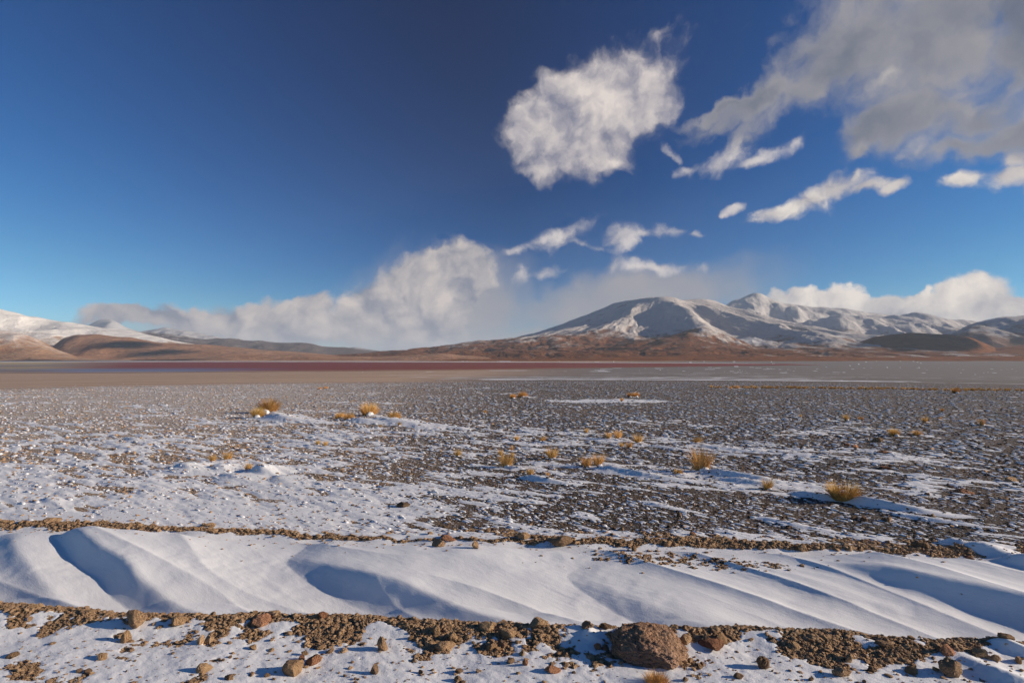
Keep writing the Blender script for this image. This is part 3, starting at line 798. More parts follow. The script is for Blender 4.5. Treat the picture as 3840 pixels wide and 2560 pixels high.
hill('middle_spur', 'snow-streaked brown spur below the snowy range', [(1540, 826), (1600, 806), (1660, 786), (1720, 776), (1790, 780), (1850, 778), (1900, 772), (1950, 779), (1985, 792), (2030, 812), (2080, 824)], 5300, 7200, rock_material('spur', rgb(100, 66, 42), rgb(120, 84, 60), 20, 260, dust=0.85), 66.0, rough=0.25, gully=0.25, n=(380, 130))
hill('apron_slope', 'wide ochre apron between the lake and the mountains', [(880, 826), (1000, 823), (1200, 821), (1400, 819), (1600, 818), (1800, 817), (2000, 818), (2200, 817), (2352, 815), (2600, 812)], 3400, 4700, m_orn, 71.0, rough=0.4, gully=0.3, n=(560, 80))


# ------------------------------------------------------------------ clouds whose shadow lies on the hills (they float out of the picture, to the right)
def shade_cloud(name, target, up, size, label):
    tx, ty, tz = target
    s_ = (up - tz) / sun_dir.z
    cx, cy, cz = tx + sun_dir.x * s_, ty + sun_dir.y * s_, up
    m = bpy.data.materials.new('cloud_vapour'); m.use_nodes = True
    k = NT(m.node_tree); k.n.clear(); out = k.new('ShaderNodeOutputMaterial')
    vol = k.new('ShaderNodeVolumePrincipled'); vol.inputs['Density'].default_value = 0.03; vol.inputs['Color'].default_value = (0.95, 0.95, 0.95, 1)
    k.l.new(vol.outputs[0], out.inputs['Volume'])
    import bmesh
    bm = bmesh.new(); bmesh.ops.create_icosphere(bm, subdivisions=4, radius=1.0)
    for v in bm.verts:
        n_ = mnoise.fractal(v.co * 1.6 + Vector((cx * .01, 3, 1)), 0.8, 2.0, 4)
        v.co *= 1 + 0.45 * n_
        v.co = Vector((v.co.x * size[0], v.co.y * size[1], v.co.z * size[2]))
    me = bpy.data.meshes.new(name); bm.to_mesh(me); bm.free(); me.materials.append(m)
    o = bpy.data.objects.new(name, me); COL.objects.link(o); o.location = (cx, cy, cz)
    tag(o, label, kind='stuff')
    return o


def hill_point(u, v, dist):
    dx, dz = ray(u, v)
    return dx * dist, dist, EYE + dz * dist


shade_cloud('cloud', hill_point(2110, 788, 5700), 2200, (430, 600, 110), 'grey cloud drifting outside the picture, its shadow falling on the dark hill')
shade_cloud('cloud', hill_point(275, 797, 5900), 3200, (200, 300, 60), 'small cloud whose shadow lies on the brown hill')
shade_cloud('cloud', hill_point(390, 802, 5700), 3200, (110, 260, 60), 'smallest cloud whose shadow lies right of the other on the brown hill')

shade_cloud('cloud', hill_point(120, 826, 3900), 3000, (650, 560, 80), 'low cloud whose shadow lies along the far left shore')

# ------------------------------------------------------------------ stones
def stone_material():
    m, k, b = material('stone')
    tc = k.new('ShaderNodeTexCoord'); P = tc.outputs['Object']
    oi = k.new('ShaderNodeObjectInfo'); r_ = oi.outputs['Random']; oc = oi.outputs['Color']
    n = k.noise(P, 1.6, 6.0, 0.65); n2 = k.noise(P, 7.0, 5.0, 0.7)
    col = k.mix(k.ramp(n, 0.3, 0.7), rgb(156, 124, 96), rgb(206, 172, 136))
    col = k.mix(k.ramp(r_, 0.0, 1.0, smooth=False), k.mix(0.55, col, rgb(122, 98, 78)), k.mix(0.5, col, rgb(220, 190, 156)))
    col = k.mix(k.ramp(n2, 0.55, 0.75), col, rgb(84, 64, 50))
    col = k.mix(1.0, col, oc, 'MULTIPLY')
    k.put(b.inputs['Base Color'], col); b.inputs['Roughness'].default_value = 0.9
    bump(k, b, k.m('ADD', n2, k.m('MULTIPLY', k.voro(P, 5.0), 0.4)), 0.10, 0.8)
    return m


M_STONE = stone_material()


def snow_material():
    m, k, b = material('snow')
    g = k.new('ShaderNodeNewGeometry'); P = g.outputs['Position']
    b.inputs['Base Color'].default_value = (0.83, 0.83, 0.83, 1); b.inputs['Roughness'].default_value = 0.65
    bump(k, b, k.noise(P, 60.0, 4.0, 0.6), 0.004, 0.8)
    return m


M_SNOW = snow_material()
import bmesh
_ico = {}


def ico(sub):
    if sub not in _ico:
        bm = bmesh.new(); bmesh.ops.create_icosphere(bm, subdivisions=sub, radius=1.0)
        bm.verts.ensure_lookup_table()
        _ico[sub] = (np.array([v.co[:] for v in bm.verts]), np.array([[v.index for v in f.verts] for f in bm.faces])); bm.free()
    return _ico[sub]


def stone_mesh(seed, sub, cuts=9, rough=0.12, smooth=False):
    """unit stone: a ball chipped flat by planes, then roughened"""
    rr = np.random.RandomState(seed)
    co, fa = ico(sub); co = co.copy()
    for _ in range(cuts):
        n = rr.normal(size=3); n /= np.linalg.norm(n); d = rr.uniform(0.44, 0.84)
        s = co @ n; over = s > d
        co[over] -= np.outer((s[over] - d) * 0.95, n)
    off = rr.uniform(0, 50, 3)
    for i in range(len(co)):
        p = Vector(co[i] * 1.5 + off)
        f = 1 + rough * mnoise.fractal(p, 0.7, 2.1, 5 if sub > 3 else 3)
        co[i] *= f
    co[:, 2] *= 0.85
    co /= np.abs(co).max(0)
    me = bpy.data.meshes.new('stone')
    me.from_pydata(co.tolist(), [], fa.tolist())
    me.polygons.foreach_set('use_smooth', np.full(len(fa), smooth)); me.materials.append(M_STONE); me.update()
    return me


POOL_S = [stone_mesh(100 + i, 2, cuts=9, rough=0.08) for i in range(10)]
POOL_M = [stone_mesh(200 + i, 4, cuts=12, rough=0.11) for i in range(12)]
POOL_K = [stone_mesh(400 + i, 4, cuts=5, rough=0.22) for i in range(4)]
rnd = random.Random(11)

T_TAN, T_RED, T_DARK, T_PALE = (1.25, 1.15, 1.0, 1), (1.15, 0.82, 0.72, 1), (0.62, 0.58, 0.56, 1), (1.45, 1.38, 1.28, 1)
# stones that can be told apart: x, y of the base in the photograph (its own pixels), width, height, tint, label
ROCKS = [
 (179, 1962, 62, 20, 'p', 'flat pale slab on the far bank near the left edge'),
 (529, 2018, 42, 18, 't', 'tan stone just below the far bank, left of centre'),
 (778, 1982, 62, 17, 't', 'flat tan slab lying on the far bank at left'),
 (923, 1996, 26, 13, 't', 'small tan stone right of the flat slab on the far bank'),
 (1675, 2036, 66, 16, 'r', 'flat pinkish slab on the far bank near the centre'),
 (1643, 2080, 56, 28, 'p', 'pale rounded stone in the snow below the pinkish slab'),
 (1785, 2093, 28, 32, 't', 'narrow upright stone with a snow patch, below the far bank'),
 (1966, 2028, 54, 26, 't', 'angular tan stone standing on the far bank right of centre'),
 (2104, 2056, 88, 38, 'd', 'dark crumbly clod half buried in snow below the far bank'),
 (2080, 2028, 32, 13, 't', 'low tan stone just behind the dark crumbly clod'),
 (2185, 2032, 18, 14, 'p', 'small squarish stone right of the dark clod'),
 (2380, 2070, 20, 28, 't', 'narrow upright stone at the top of the gravel spill'),
 (2508, 2050, 36, 18, 't', 'rounded stone on the far bank right of the gravel spill'),
 (3010, 2072, 40, 28, 't', 'round tan stone below the far bank, right side'),
 (3193, 2068, 16, 22, 'p', 'small pale upright stone on the right part of the far bank'),
 (3470, 2058, 70, 28, 'd', 'dark rock with snow heaped on its right side on the far bank'),
 (3643, 2100, 32, 14, 'r', 'brown stone lying on gravel right of the snow heap'),
 (3335, 2117, 48, 7, 'k', 'thin dark splinter of rock lying on the smooth snow'),
 (487, 2362, 84, 60, 'p', 'large pale angular rock on the near bank at left'),
 (663, 2352, 66, 34, 't', 'broad tan clod right of the large pale rock'),
 (461, 2412, 36, 46, 't', 'upright tan stone just below the large pale rock'),
 (748, 2424, 30, 36, 'p', 'pale round stone, left half of a touching pair'),
 (776, 2418, 32, 34, 'p', 'pale round stone, right half of a touching pair'),
 (374, 2480, 40, 20, 't', 'flat tan stone alone in the snow near the lower left'),
 (757, 2530, 52, 38, 't', 'mottled stone near the lower edge with a long shadow at left'),
 (978, 2354, 86, 26, 'r', 'long reddish slab lying on the near bank at left'),
 (25, 2474, 48, 16, 't', 'flat tan stone touching the left edge'),
 (945, 2440, 28, 18, 't', 'small tan stone right of the pale touching pair'),
 (855, 2558, 34, 22, 't', 'tan stone cut by the lower edge left of the brown pair'),
 (1018, 2304, 44, 14, 'p', 'flat pale stone on the crest of the near bank'),
 (1207, 2326, 36, 26, 'r', 'reddish snow-capped stone on the crest of the near bank'),
 (1095, 2534, 84, 54, 't', 'large tilted brown stone near the lower edge, left one of a pair'),
 (1167, 2498, 52, 42, 'r', 'reddish angular stone behind the large tilted one'),
 (1128, 2480, 28, 20, 'r', 'small red stone squeezed left of the reddish angular one'),
 (1143, 2460, 24, 18, 't', 'small tan stone above the reddish angular one'),
 (1430, 2446, 38, 54, 't', 'tall leaning tan stone in front of the near bank'),
 (1668, 2444, 74, 36, 'p', 'long pale tan stone in the snow below the near bank'),
 (1692, 2410, 40, 40, 't', 'pointed tan stone behind the long pale one'),
 (1605, 2412, 26, 24, 'p', 'small pale angular stone left of the pointed one'),
 (1539, 2400, 17, 20, 't', 'small block-like stone left of centre on the near bank'),
 (1632, 2384, 44, 36, 't', 'crumbly brown stone on the near bank crest above the small pale one'),
 (1826, 2368, 54, 26, 't', 'flat tan stone on the near bank with a snowy front'),
 (1902, 2400, 66, 26, 't', 'broad low stone at the foot of the near bank crest'),
 (1885, 2430, 38, 28, 'd', 'dark round stone with pale side below the broad low one'),
 (1843, 2444, 38, 26, 't', 'brown lump left of the dark round stone'),
 (1403, 2532, 34, 36, 'd', 'dark leaning stone in clean snow near the lower edge'),
 (1915, 2494, 34, 20, 'd', 'dark stone alone in the snow left of the boulder'),
 (1715, 2556, 30, 20, 't', 'brown stone at the lower edge below centre'),
 (1722, 2524, 32, 16, 'd', 'flat dark stone just above the one at the lower edge'),
 (1790, 2524, 15, 15, 'd', 'small dark stone right of the flat dark one'),
 (1200, 2436, 38, 16, 't', 'flat brown stone between the near bank and the brown pair'),
 (2023, 2364, 68, 38, 't', 'rounded brown rock on the crest left of the boulder'),
 (2072, 2536, 60, 28, 'r', 'block-shaped reddish stone with a long shadow left of the boulder'),
 (1970, 2506, 22, 22, 'r', 'little red stone above left of the block-shaped one'),
 (2240, 2440, 28, 22, 'r', 'little reddish stone left of the boulder'),
 (2205, 2372, 44, 26, 'd', 'dark rounded rock beside the snow clump left of the boulder'),
 (2275, 2370, 44, 22, 'd', 'dark lump between the snow clump and the boulder'),
 (2712, 2416, 62, 40, 't', 'rounded brown rock on the crest right of the boulder'),
 (2655, 2408, 40, 24, 't', 'pale low stone between boulder and the rounded brown rock'),
 (2682, 2442, 92, 22, 'r', 'long flat reddish slab right of the boulder'),
 (2580, 2420, 50, 34, 't', 'brown lump leaning against the right shoulder of the boulder'),
 (2869, 2512, 48, 44, 'd', 'dark pitted round rock right of the boulder'),
 (2772, 2552, 36, 24, 'd', 'dark block near the lower edge with snow on its right'),
 (3165, 2546, 58, 40, 'p', 'pale pitted stone near the lower edge at right'),
 (3580, 2545, 78, 70, 'd', 'large dark knobbly rock in a snow hollow at lower right'),
 (3429, 2530, 42, 22, 't', 'flat brown stone left of the large knobbly rock'),
 (3432, 2512, 26, 14, 't', 'small stone resting behind the flat brown one'),
 (3269, 2522, 26, 20, 'd', 'small dark stone with a long shadow at lower right'),
 (3191, 2488, 38, 28, 't', 'brown stone just above the pale pitted one'),
 (3567, 2470, 66, 40, 'r', 'reddish slanting rock above the large knobbly rock'),
 (3690, 2474, 56, 30, 't', 'rounded tan rock right of the reddish slanting one'),
 (3744, 2486, 34, 22, 't', 'small tan rock right of the rounded tan one'),
 (3830, 2492, 34, 24, 't', 'tan stone at the right edge in snow'),
 (3784, 2422, 62, 22, 't', 'wide orange-brown rock at the right edge on the near bank'),
 (3093, 2406, 26, 20, 't', 'pointed tan stone on the near bank crest at right'),
 (3052, 2414, 30, 18, 'd', 'dark tan stone left of the pointed one on the crest'),
 (3330, 2440, 60, 24, 'd', 'dark flat rock set in the near bank at right'),
 (2548, 1940, 22, 24, 'd', 'small dark upright stone on the plain right of centre'),
 (3210, 1950, 30, 18, 'd', 'left one of two dark stones side by side on the plain'),
 (3242, 1953, 30, 21, 'd', 'right one of two dark stones side by side on the plain'),
 (3337, 1956, 32, 16, 't', 'brown stone right of the two dark ones'),
 (3503, 1946, 28, 18, 'd', 'dark stone with snow at its right, farther along'),
 (2961, 1983, 28, 12, 'k', 'flat dark stone in a snow streak'),
 (3300, 1658, 42, 20, 'd', 'dark lump among the gravel at right'),
 (3211, 1680, 30, 18, 'r', 'red stone with snow heaped on its right'),
 (3183, 1671, 26, 12, 'r', 'low red stone left of the snow-heaped one'),
 (3324, 1702, 54, 14, 'r', 'wide flat reddish stone below the dark lump'),
 (3333, 1760, 44, 16, 'r', 'reddish stone in the middle of the right gravel'),
 (3630, 1852, 66, 22, 'r', 'wide reddish-brown rock toward the right edge'),
 (3808, 1808, 48, 20, 't', 'tan rock partly under snow at the right edge'),
 (3777, 1876, 44, 14, 'd', 'flat dark rock below the tan one at the right edge'),
 (3486, 1860, 26, 12, 'r', 'small reddish stone left of the wide reddish-brown rock'),
 (2330, 1992, 30, 14, 't', 'tan stone in the snow streaks beyond the far bank'),
 (1520, 1898, 30, 14, 'k', 'dark stone at the head of a snow streak, centre left'),
 (1505, 1906, 52, 18, 'k', 'low dark clod at the centre left of the plain'),
 (2600, 2008, 26, 14, 'r', 'reddish stone poking out of snow beyond the far bank'),
 (350, 1748, 22, 12, 'k', 'single dark stone in bright snow at left'),
]
TINT = {'t': T_TAN, 'r': T_RED, 'd': (0.80, 0.74, 0.70, 1), 'p': T_PALE, 'k': (0.42, 0.40, 0.40, 1)}
all_stones = []


def add_stone(me, X, Y, w, h, tint, label, group=None, depth=None, sink=0.30, zr=None, tilt=0.25, name='stone'):
    o = bpy.data.objects.new(name, me); COL.objects.link(o)
    dp = depth or w * rnd.uniform(0.7, 1.0)
    o.scale = (w / 2, dp / 2, h / 2 * 1.15)
    o.rotation_euler = (rnd.uniform(-tilt, tilt), rnd.uniform(-tilt, tilt), zr if zr is not None else rnd.uniform(-0.4, 0.4) + rnd.choice((0, math.pi)))
    o.location = (X, Y, land_z1(X, Y) + h / 2 * 1.25 * (1 - 2 * sink))
    o.color = tint
    tag(o, label, 'rock' if name in ('rock', 'boulder') else 'stone', group)
    all_stones.append(o)
    return o


for i, (px_, py_, w, h, t, lab) in enumerate(ROCKS):
    X, Y = to_ground(px_ / U, py_ / U)
    s = math.hypot(Y, EYE) / 2240.0
    j = TINT[t]; q = rnd.uniform(0.92, 1.08)
    add_stone(POOL_K[i % 4] if (t == 'd' and w > 36) else POOL_M[i % 12], X, Y + 0.35 * w * s, w * s * 1.0, h * s * 1.0, (j[0] * q, j[1] * q, j[2] * q, 1), lab,
              name='rock' if w > 55 else 'stone', tilt=0.12 if h < w * 0.5 else 0.3)


# the boulder on the near bank
def boulder():
    rr = np.random.RandomState(5)
    co, fa = ico(6); co = co.copy()
    for _ in range(12):
        n = rr.normal(size=3); n /= np.linalg.norm(n); d = rr.uniform(0.74, 0.95)
        s = co @ n; ov = s > d; co[ov] -= np.outer((s[ov] - d) * 0.8, n)
    for i in range(len(co)):
        p = Vector(co[i])
        f = 1 + 0.10 * mnoise.fractal(p * 2.0, 0.7, 2.0, 4)
        c1 = mnoise.voronoi(p * 5.5 + Vector((2, 7, 1)))[0][0]; c2 = mnoise.voronoi(p * 11)[0][0]
        f += 0.13 * (c1 - 0.3) + 0.05 * (c2 - 0.3) + 0.035 * mnoise.fractal(p * 14, 0.6, 2.0, 4)
        co[i] *= f
    me = bpy.data.meshes.new('boulder'); me.from_pydata(co.tolist(), [], fa.tolist())
    me.polygons.foreach_set('use_smooth', np.full(len(fa), True))
    m, k, b = material('boulder')
    tc = k.new('ShaderNodeTexCoord'); P = tc.outputs['Object']
    n = k.noise(P, 1.4, 7.0, 0.65); n2 = k.noise(P, 8.0, 6.0, 0.7)
    col = k.mix(k.ramp(n, 0.3, 0.7), rgb(172, 132, 104), rgb(210, 170, 138))
    col = k.mix(k.ramp(n2, 0.5, 0.75), col, rgb(112, 80, 60))
    sp = k.new('ShaderNodeSeparateXYZ'); k.put(sp.inputs[0], P)
    pinkf = k.m('MULTIPLY', k.ramp(k.m('ADD', sp.outputs[1], k.m('MULTIPLY', n, 0.9)), 0.1, -0.4), k.ramp(n2, 0.35, 0.55))
    col = k.mix(k.m('MULTIPLY', pinkf, 0.6), col, rgb(176, 144, 132))
    k.put(b.inputs['Base Color'], col); b.inputs['Roughness'].default_value = 0.92
    bump(k, b, k.m('ADD', n2, k.m('MULTIPLY', k.voro(P, 12.0), -0.5)), 0.09, 0.9)
    me.materials.append(m); me.update()
    o = bpy.data.objects.new('boulder', me); COL.objects.link(o)
    X, Y = to_ground(2461 / U, 2500 / U)
    s = math.hypot(Y, EYE) / 2240.0
    o.scale = (263 * s / 2 * 0.94, 0.19, 0.092)
    o.location = (X, Y + 0.15, land_z1(X, Y + 0.1) + 0.035); o.rotation_euler = (0.12, 0.10, -0.22)
    tag(o, 'biggest rock in the picture, pitted pinkish-brown boulder on the near bank', 'boulder')


boulder()

# further stones, each an object, alike within their group
GROUPS = [
 ('small tan stones strewn on the near bank', 'small tan stone lying loose in the earth of the near bank', 84, lambda: (rnd.uniform(-3.9, 3.5), rnd.uniform(NEAR - 0.42, NEAR - 0.02)), (0.012, 0.042), 't'),
 ('small stones in the foreground snow', 'small brown stone half sunk in the foreground snow', 56, lambda: (rnd.uniform(-3.0, 3.0), rnd.uniform(2.9, NEAR - 0.45)), (0.012, 0.032), 'd'),
 ('small stones along the far bank', 'small tan stone lying on the far bank of the track', 54, lambda: (rnd.uniform(-5.2, 5.2), rnd.uniform(FAR - 0.02, FAR + 0.24)), (0.014, 0.05), 't'),
]
for grp, lab, n, pos, (s0, s1), t in GROUPS:
    for i in range(n):
        x, w_ = pos(); y = w_ - 0.088 * x
        s = s0 + (s1 - s0) * rnd.random() ** 2.2
        j = TINT[t]; q = rnd.uniform(0.8, 1.15)
        add_stone(POOL_S[i % 10], x, y, s * rnd.uniform(1, 1.6), s * rnd.uniform(0.55, 0.9), (j[0] * q, j[1] * q, j[2] * q, 1), lab, grp, zr=rnd.uniform(0, 6.28), tilt=0.5)


# ------------------------------------------------------------------ stuff: gravel and wind tails of snow, instanced by geometry nodes
def scatter(name, label, pts, scl, rot, make_geo, tint=(1, 1, 1, 1)):
    me = bpy.data.meshes.new(name); me.vertices.add(len(pts)); me.vertices.foreach_set('co', np.asarray(pts, np.float32).ravel())
    a = me.attributes.new('size', 'FLOAT_VECTOR', 'POINT'); a.data.foreach_set('vector', np.asarray(scl, np.float32).ravel())
    a = me.attributes.new('turn', 'FLOAT_VECTOR', 'POINT'); a.data.foreach_set('vector', np.asarray(rot, np.float32).ravel())
    o = bpy.data.objects.new(name, me); COL.objects.link(o); o.color = tint
    gt = bpy.data.node_groups.new(name, 'GeometryNodeTree')
    gt.interface.new_socket('Geometry', in_out='INPUT', socket_type='NodeSocketGeometry')
    gt.interface.new_socket('Geometry', in_out='OUTPUT', socket_type='NodeSocketGeometry')
    k = NT(gt)
    gi = k.new('NodeGroupInput'); go = k.new('NodeGroupOutput')
    ip = k.new('GeometryNodeInstanceOnPoints')
    k.l.new(gi.outputs[0], ip.inputs['Points'])
    k.l.new(make_geo(k), ip.inputs['Instance']); ip.inputs['Pick Instance'].default_value = True
    for nm, sock in (('size', 'Scale'), ('turn', 'Rotation')):
        na = k.new('GeometryNodeInputNamedAttribute', data_type='FLOAT_VECTOR'); na.inputs['Name'].default_value = nm
        out_ = na.outputs['Attribute']
        if sock == 'Rotation':
            er = k.new('FunctionNodeEulerToRotation'); k.l.new(out_, er.inputs[0]); out_ = er.outputs[0]
        k.l.new(out_, ip.inputs[sock])
    k.l.new(ip.outputs[0], go.inputs[0])
    md = o.modifiers.new('scatter', 'NODES'); md.node_group = gt
    tag(o, label, kind='stuff')
    return o


small_objs = [o for o in all_stones if o.data in POOL_S][:10]
dark_objs = small_objs


def geo_stones(k, objs=None):
    j = k.new('GeometryNodeJoinGeometry')
    for o in (objs or small_objs):
        oi = k.new('GeometryNodeObjectInfo', transform_space='ORIGINAL'); oi.inputs[0].default_value = o
        oi.inputs['As Instance'].default_value = True
        k.l.new(oi.outputs['Geometry'], j.inputs[0])
    return j.outputs[0]


def geo_tail(k):
    ic = k.new('GeometryNodeMeshIcoSphere'); ic.inputs['Subdivisions'].default_value = 2; ic.inputs['Radius'].default_value = 1.0
    ss = k.new('GeometryNodeSetShadeSmooth'); k.l.new(ic.outputs[0], ss.inputs[0])
    mt = k.new('GeometryNodeSetMaterial'); k.l.new(ss.outputs[0], mt.inputs[0]); mt.inputs['Material'].default_value = M_SNOW
    gi = k.new('GeometryNodeGeometryToInstance'); k.l.new(mt.outputs[0], gi.inputs[0])
    return gi.outputs[0]


rg = np.random.RandomState(21)


def finish(x, y, s, flat=0.6, lift=0.25, asp=(0.8, 1.5)):
    z = land(x, y)[0]
    n = len(x)
    sc_ = np.stack([s * rg.uniform(*asp, n), s * rg.uniform(*asp, n), s * flat * rg.uniform(0.7, 1.3, n)], -1) * 0.5
    ro = np.stack([rg.uniform(-0.4, 0.4, n), rg.uniform(-0.4, 0.4, n), rg.uniform(0, 6.28, n)], -1)
    return np.stack([x, y, z + sc_[:, 2] * lift], -1), sc_, ro


def bank_gravel():
    X = []; Y = []; S = []
    n = 140000
    x = rg.uniform(-4.6, 4.2, n); w = NEAR + 0.05 - rg.uniform(0, 1, n) ** 1.5 * 0.9; y = w - 0.088 * x
    _, sn, ea, _ = land(x, y); keep = (sn < 0.45) | (rg.rand(n) < 0.015)
    X.append(x[keep]); Y.append(y[keep]); S.append(0.004 + 0.008 * rg.rand(keep.sum()) + 0.026 * rg.rand(keep.sum()) ** 9)
    n = 60000
    x = rg.uniform(-6.2, 6.2, n); w = FAR + rg.uniform(-0.12, 0.45, n); y = w - 0.088 * x
    _, sn, ea, _ = land(x, y); keep = (sn < 0.4) | (rg.rand(n) < 0.01)
    X.append(x[keep]); Y.append(y[keep]); S.append(0.006 + 0.010 * rg.rand(keep.sum()) + 0.034 * rg.rand(keep.sum()) ** 9)
    n = 9000                                                      # gravel spilled down the trough
    x = rg.normal(to_g1[0] + 0.25, 0.75, n); w = rg.normal(to_g1[1] + 0.088 * to_g1[0] - 0.03, 0.17, n); y = w - 0.088 * x
    _, sn, ea, _ = land(x, y); keep = (sn < 0.5) & (w < FAR + 0.1)
    X.append(x[keep]); Y.append(y[keep]); S.append(0.008 + 0.018 * rg.rand(keep.sum()) ** 2)
    n = 500
    x = rg.uniform(-3.2, 3.2, n); y = rg.uniform(2.5, 3.6, n)
    X.append(x); Y.append(y); S.append(0.004 + 0.012 * rg.rand(n) ** 2)
    n = 220                                                       # a few crumbs on the drifts below the far bank
    x = rg.uniform(-5.5, 5.5, n); w = FAR - np.abs(rg.normal(0, 0.22, n)); y = w - 0.088 * x
    X.append(x); Y.append(y); S.append(0.008 + 0.018 * rg.rand(n) ** 2)
    x, y, s = map(np.concatenate, (X, Y, S))
    p, sc_, ro = finish(x, y, s)
    scatter('bank_gravel', 'loose tan gravel and crumbs of earth along both banks of the track', p, sc_, ro, geo_stones, (1.5, 1.42, 1.3, 1))


def plain_gravel():
    n = 190000
    r = np.exp(rg.uniform(math.log(5.6), math.log(85), n)); a = np.radians(rg.uniform(-50, 50, n))
    x, y = r * np.sin(a), r * np.cos(a)
    w = across(x, y)
    _, sn, ea, fl = land(x, y)
    keep = (w > FAR + 0.25) & (rg.rand(n) > fl * 0.97) & (rg.rand(n) > sm(45, 88, r)) & (rg.rand(n) < np.where(sn > 0.6, 0.20, 0.9))
    x, y, r = x[keep], y[keep], r[keep]
    s = (0.008 + 0.034 * rg.rand(len(x)) ** 3.6) * np.clip(r / 9, 0.85, 1.5)
    p, sc_, ro = finish(x, y, s, flat=0.6, lift=0.3)
    tanp = rg.rand(len(x)) < 0.08 + 0.75 * (1 - sm(-0.5, 0.05, x / r))
    scatter('plain_gravel', 'dark gravel and pebbles spread over the right of the plain', p[~tanp], sc_[~tanp], ro[~tanp], lambda k: geo_stones(k, dark_objs), (0.60, 0.57, 0.55, 1))
    scatter('plain_gravel', 'tan and brown pebbles spread over the left of the plain', p[tanp], sc_[tanp], ro[tanp], geo_stones, (1.9, 1.76, 1.6, 1))
    # each pebble holds a tail of drifted snow
    m = (rg.rand(len(x)) < 0.55)
    tx = x[m]; ty = y[m]; ts = s[m]
    L = ts * rg.uniform(1.2, 3.4, len(ts)); L = np.maximum(L, 0.025 * np.clip(r[m] / 9, 0.8, 2))
    tx = tx + WIND[0] * L * 0.55; ty = ty + WIND[1] * L * 0.55
    z = land(tx, ty)[0]
    ang = math.atan2(WIND[1], WIND[0]) + rg.normal(0, 0.12, len(tx))
    sc_ = np.stack([L * 0.62, ts * rg.uniform(0.45, 0.8, len(ts)), ts * rg.uniform(0.22, 0.5, len(ts))], -1)
    ro = np.stack([np.zeros_like(ang), rg.uniform(0.0, 0.12, len(ts)), ang], -1)
    scatter('snow_tails', 'little tails of wind-packed snow behind the pebbles of the plain', np.stack([tx, ty, z - 0.001], -1), sc_, ro, geo_tail)


bank_gravel()
plain_gravel()

# ------------------------------------------------------------------ grass
def grass_material():
    m, k, b = material('dry_grass')
    tc = k.new('ShaderNodeTexCoord'); P = tc.outputs['Object']
    oi = k.new('ShaderNodeObjectInfo')
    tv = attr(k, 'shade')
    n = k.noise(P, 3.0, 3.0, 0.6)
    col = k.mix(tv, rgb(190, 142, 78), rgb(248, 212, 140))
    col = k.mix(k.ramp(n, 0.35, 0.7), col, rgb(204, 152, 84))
    col = k.mix(1.0, col, oi.outputs['Color'], 'MULTIPLY')
    k.put(b.inputs['Base Color'], col); b.inputs['Roughness'].default_value = 0.75
    return m


M_GRASS = grass_material()


def tuft_mesh(kind, seed):
    """blades of one clump, 1 unit wide"""
    rr = np.random.RandomState(seed)
    nb = {'d': 900, 'd2': 1000, 'm': 600, 'u': 300, 'l': 240}[kind]
    V = []; Fc = []; sh = []
    for i in range(nb):
        a = rr.uniform(0, 2 * math.pi)
        if kind == 'd':
            r0 = 0.30 * math.sqrt(rr.rand()); ln = rr.uniform(0.60, 0.86); lean = r0 / 0.30 * 0.85 + rr.normal(0, 0.12); droop = 0.7
            if -2.2 < a - 2 * math.pi * (a > math.pi) < -0.6 and rr.rand() < 0.6: continue
        elif kind == 'd2':
            a = rr.uniform(0, 2 * math.pi); r0 = rr.uniform(0.20, 0.33); ln = rr.uniform(0.36, 0.66); lean = 0.58 + rr.normal(0, 0.2); droop = 0.7
        elif kind == 'm':
            r0 = 0.42 * math.sqrt(rr.rand()); ln = rr.uniform(0.28, 0.50); lean = r0 / 0.42 * 0.8 + rr.normal(0, 0.2); droop = 0.9
        elif kind == 'u':
            r0 = 0.17 * math.sqrt(rr.rand()); ln = rr.uniform(0.45, 1.0); lean = abs(rr.normal(0.28, 0.24)) ; droop = 0.45
        else:
            r0 = 0.14 * math.sqrt(rr.rand()); ln = rr.uniform(0.45, 0.95); lean = 0.3; droop = 0.4
        dx, dy = math.cos(a), math.sin(a)
        px_, py_ = dx * r0 * 1.0, dy * r0 * 0.8
        bx, by = dx, dy
        if kind in ('u', 'm', 'd'):
            bx += 0.35                                                   # combed by the wind
        if kind == 'l': bx, by = 1.0 + rr.normal(0, 0.2), rr.normal(0, 0.3) - 0.2; lean = 0.85 + rr.normal(0, 0.16)
        q = math.hypot(bx, by) + 1e-6; bx /= q; by /= q
        wd = rr.uniform(0.006, 0.013) * (1.3 if kind in ('u', 'l') else 1.25)
        sx, sy = -by * wd, bx * wd
        if rr.rand() < 0.5: sx, sy = wd, wd * 0.3
        x, y, z = px_, py_, -0.05; th = max(0.0, lean); seg = 4
        b0 = len(V); s0 = rr.rand()
        for j in range(seg + 1):
            wj = 1 - j / (seg + 0.3)
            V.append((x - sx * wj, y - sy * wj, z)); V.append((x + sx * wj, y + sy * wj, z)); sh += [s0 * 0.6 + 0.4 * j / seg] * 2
            st_ = ln / seg
            x += bx * math.sin(th) * st_; y += by * math.sin(th) * st_; z += math.cos(th) * st_
            th += droop / seg
        for j in range(seg):
            Fc.append((b0 + 2 * j, b0 + 2 * j + 1, b0 + 2 * j + 3, b0 + 2 * j + 2))
    me = bpy.data.meshes.new('grass_tuft'); me.from_pydata(V, [], Fc); me.materials.append(M_GRASS)
    at = me.attributes.new('shade', 'FLOAT', 'POINT'); at.data.foreach_set('value', np.array(sh, np.float32)); me.update()
    return me


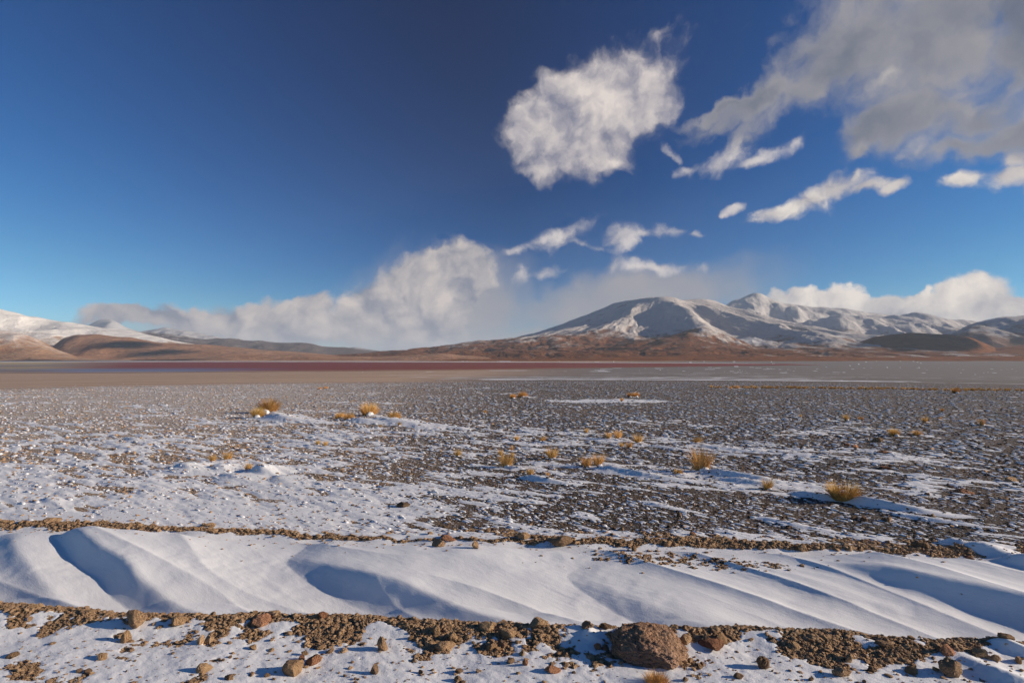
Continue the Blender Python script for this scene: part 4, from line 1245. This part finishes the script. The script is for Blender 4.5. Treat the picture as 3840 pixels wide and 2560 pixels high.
def lump_mesh(seed):
    co, fa = ico(3); co = co.copy()
    for i in range(len(co)):
        co[i] *= 1 + 0.22 * mnoise.fractal(Vector(co[i] * 1.4 + seed), 0.8, 2.0, 3)
    me = bpy.data.meshes.new('snow_clump'); me.from_pydata(co.tolist(), [], fa.tolist())
    me.polygons.foreach_set('use_smooth', np.full(len(fa), True)); me.materials.append(M_SNOW); me.update()
    return me


TM = {k_: [tuft_mesh(k_, 300 + 17 * i + ord(k_[0])) for i in range(n_)] for k_, n_ in (('d', 2), ('d2', 1), ('m', 2), ('u', 4), ('l', 2))}
LUMPS = [lump_mesh(3.0 * i) for i in range(4)]
for i, (X, Y, s, kind, lab, u, v) in enumerate(tuft_w):
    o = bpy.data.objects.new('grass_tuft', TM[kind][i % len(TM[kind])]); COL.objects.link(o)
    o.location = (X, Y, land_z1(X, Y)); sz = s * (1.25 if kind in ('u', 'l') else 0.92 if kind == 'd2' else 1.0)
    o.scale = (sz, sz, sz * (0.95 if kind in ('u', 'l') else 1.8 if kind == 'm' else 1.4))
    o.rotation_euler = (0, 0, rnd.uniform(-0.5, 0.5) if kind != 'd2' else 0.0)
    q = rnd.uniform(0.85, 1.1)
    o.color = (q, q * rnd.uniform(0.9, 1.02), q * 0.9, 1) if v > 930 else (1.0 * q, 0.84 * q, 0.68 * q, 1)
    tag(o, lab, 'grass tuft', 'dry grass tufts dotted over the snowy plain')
    if s > 0.10:
        c = bpy.data.objects.new('snow_clump', LUMPS[i % 4]); COL.objects.link(c); c.parent = o
        if kind == 'd2': c.location = (0.05, -0.02, 0.04); c.scale = (0.26, 0.22, 0.17)
        elif kind == 'd': c.location = (0.10, -0.33, -0.02); c.scale = (0.26, 0.20, 0.20)
        elif kind == 'm': c.location = (0.14, -0.34, -0.05); c.scale = (0.34, 0.2, 0.12)
        else: c.location = (0.10, -0.10, -0.02); c.scale = (0.18, 0.15, 0.16)


def grass_line():
    """thin far line of yellow grass, nobody could count it"""
    n = 260
    u = 1620 + (2352 - 1620) * rg.rand(n) ** 0.9; v = 889 + (u - 1600) * 0.0105 + rg.normal(0, 0.8, n)
    pts = []; sc_ = []
    for a_, b_ in zip(u, v):
        dx, dz = ray(a_, b_)
        y = 44.0
        for _ in range(30):
            y = (EYE - float(plain_z(np.array(dx * y), np.array(y)))) / -dz
        pts.append((dx * y, y)); s = rg.uniform(0.10, 0.24); sc_.append((s, s, s * 0.8))
    pts = np.array(pts); z = land(pts[:, 0], pts[:, 1])[0]
    src = TM_SRC
    def geo(k):
        oi = k.new('GeometryNodeObjectInfo', transform_space='ORIGINAL'); oi.inputs[0].default_value = src; oi.inputs['As Instance'].default_value = True
        j = k.new('GeometryNodeJoinGeometry'); k.l.new(oi.outputs['Geometry'], j.inputs[0]); return j.outputs[0]
    ro = np.stack([np.zeros(n), np.zeros(n), rg.uniform(0, 6.28, n)], -1)
    scatter('yellow_grass', 'thin line of low yellow grass far out on the right of the plain', np.stack([pts[:, 0], pts[:, 1], z], -1), np.array(sc_), ro, geo)


TM_SRC = [o for o in COL.objects if o.name.startswith('grass_tuft') and o.data is TM['u'][0]][0]
grass_line()

# ------------------------------------------------------------------ haze
def haze():
    co = np.array([(x, y, z) for z in (-22.0 - 1, 1250.0) for y in (-31000.0, 62000.0) for x in (-42000.0, 42000.0)])
    q = np.array([(0, 2, 3, 1), (4, 5, 7, 6), (0, 1, 5, 4), (2, 6, 7, 3), (0, 4, 6, 2), (1, 3, 7, 5)])
    m = bpy.data.materials.new('haze'); m.use_nodes = True
    k = NT(m.node_tree); k.n.clear(); out = k.new('ShaderNodeOutputMaterial')
    vol = k.new('ShaderNodeVolumePrincipled'); vol.inputs['Density'].default_value = 0.000026; vol.inputs['Color'].default_value = (0.80, 0.88, 1.0, 1)
    k.l.new(vol.outputs[0], out.inputs['Volume'])
    o = raw_mesh('haze', co, q, m, smooth=False)
    tag(o, 'thin cold air over the whole valley', kind='stuff')


USE_HAZE = True
if USE_HAZE: haze()
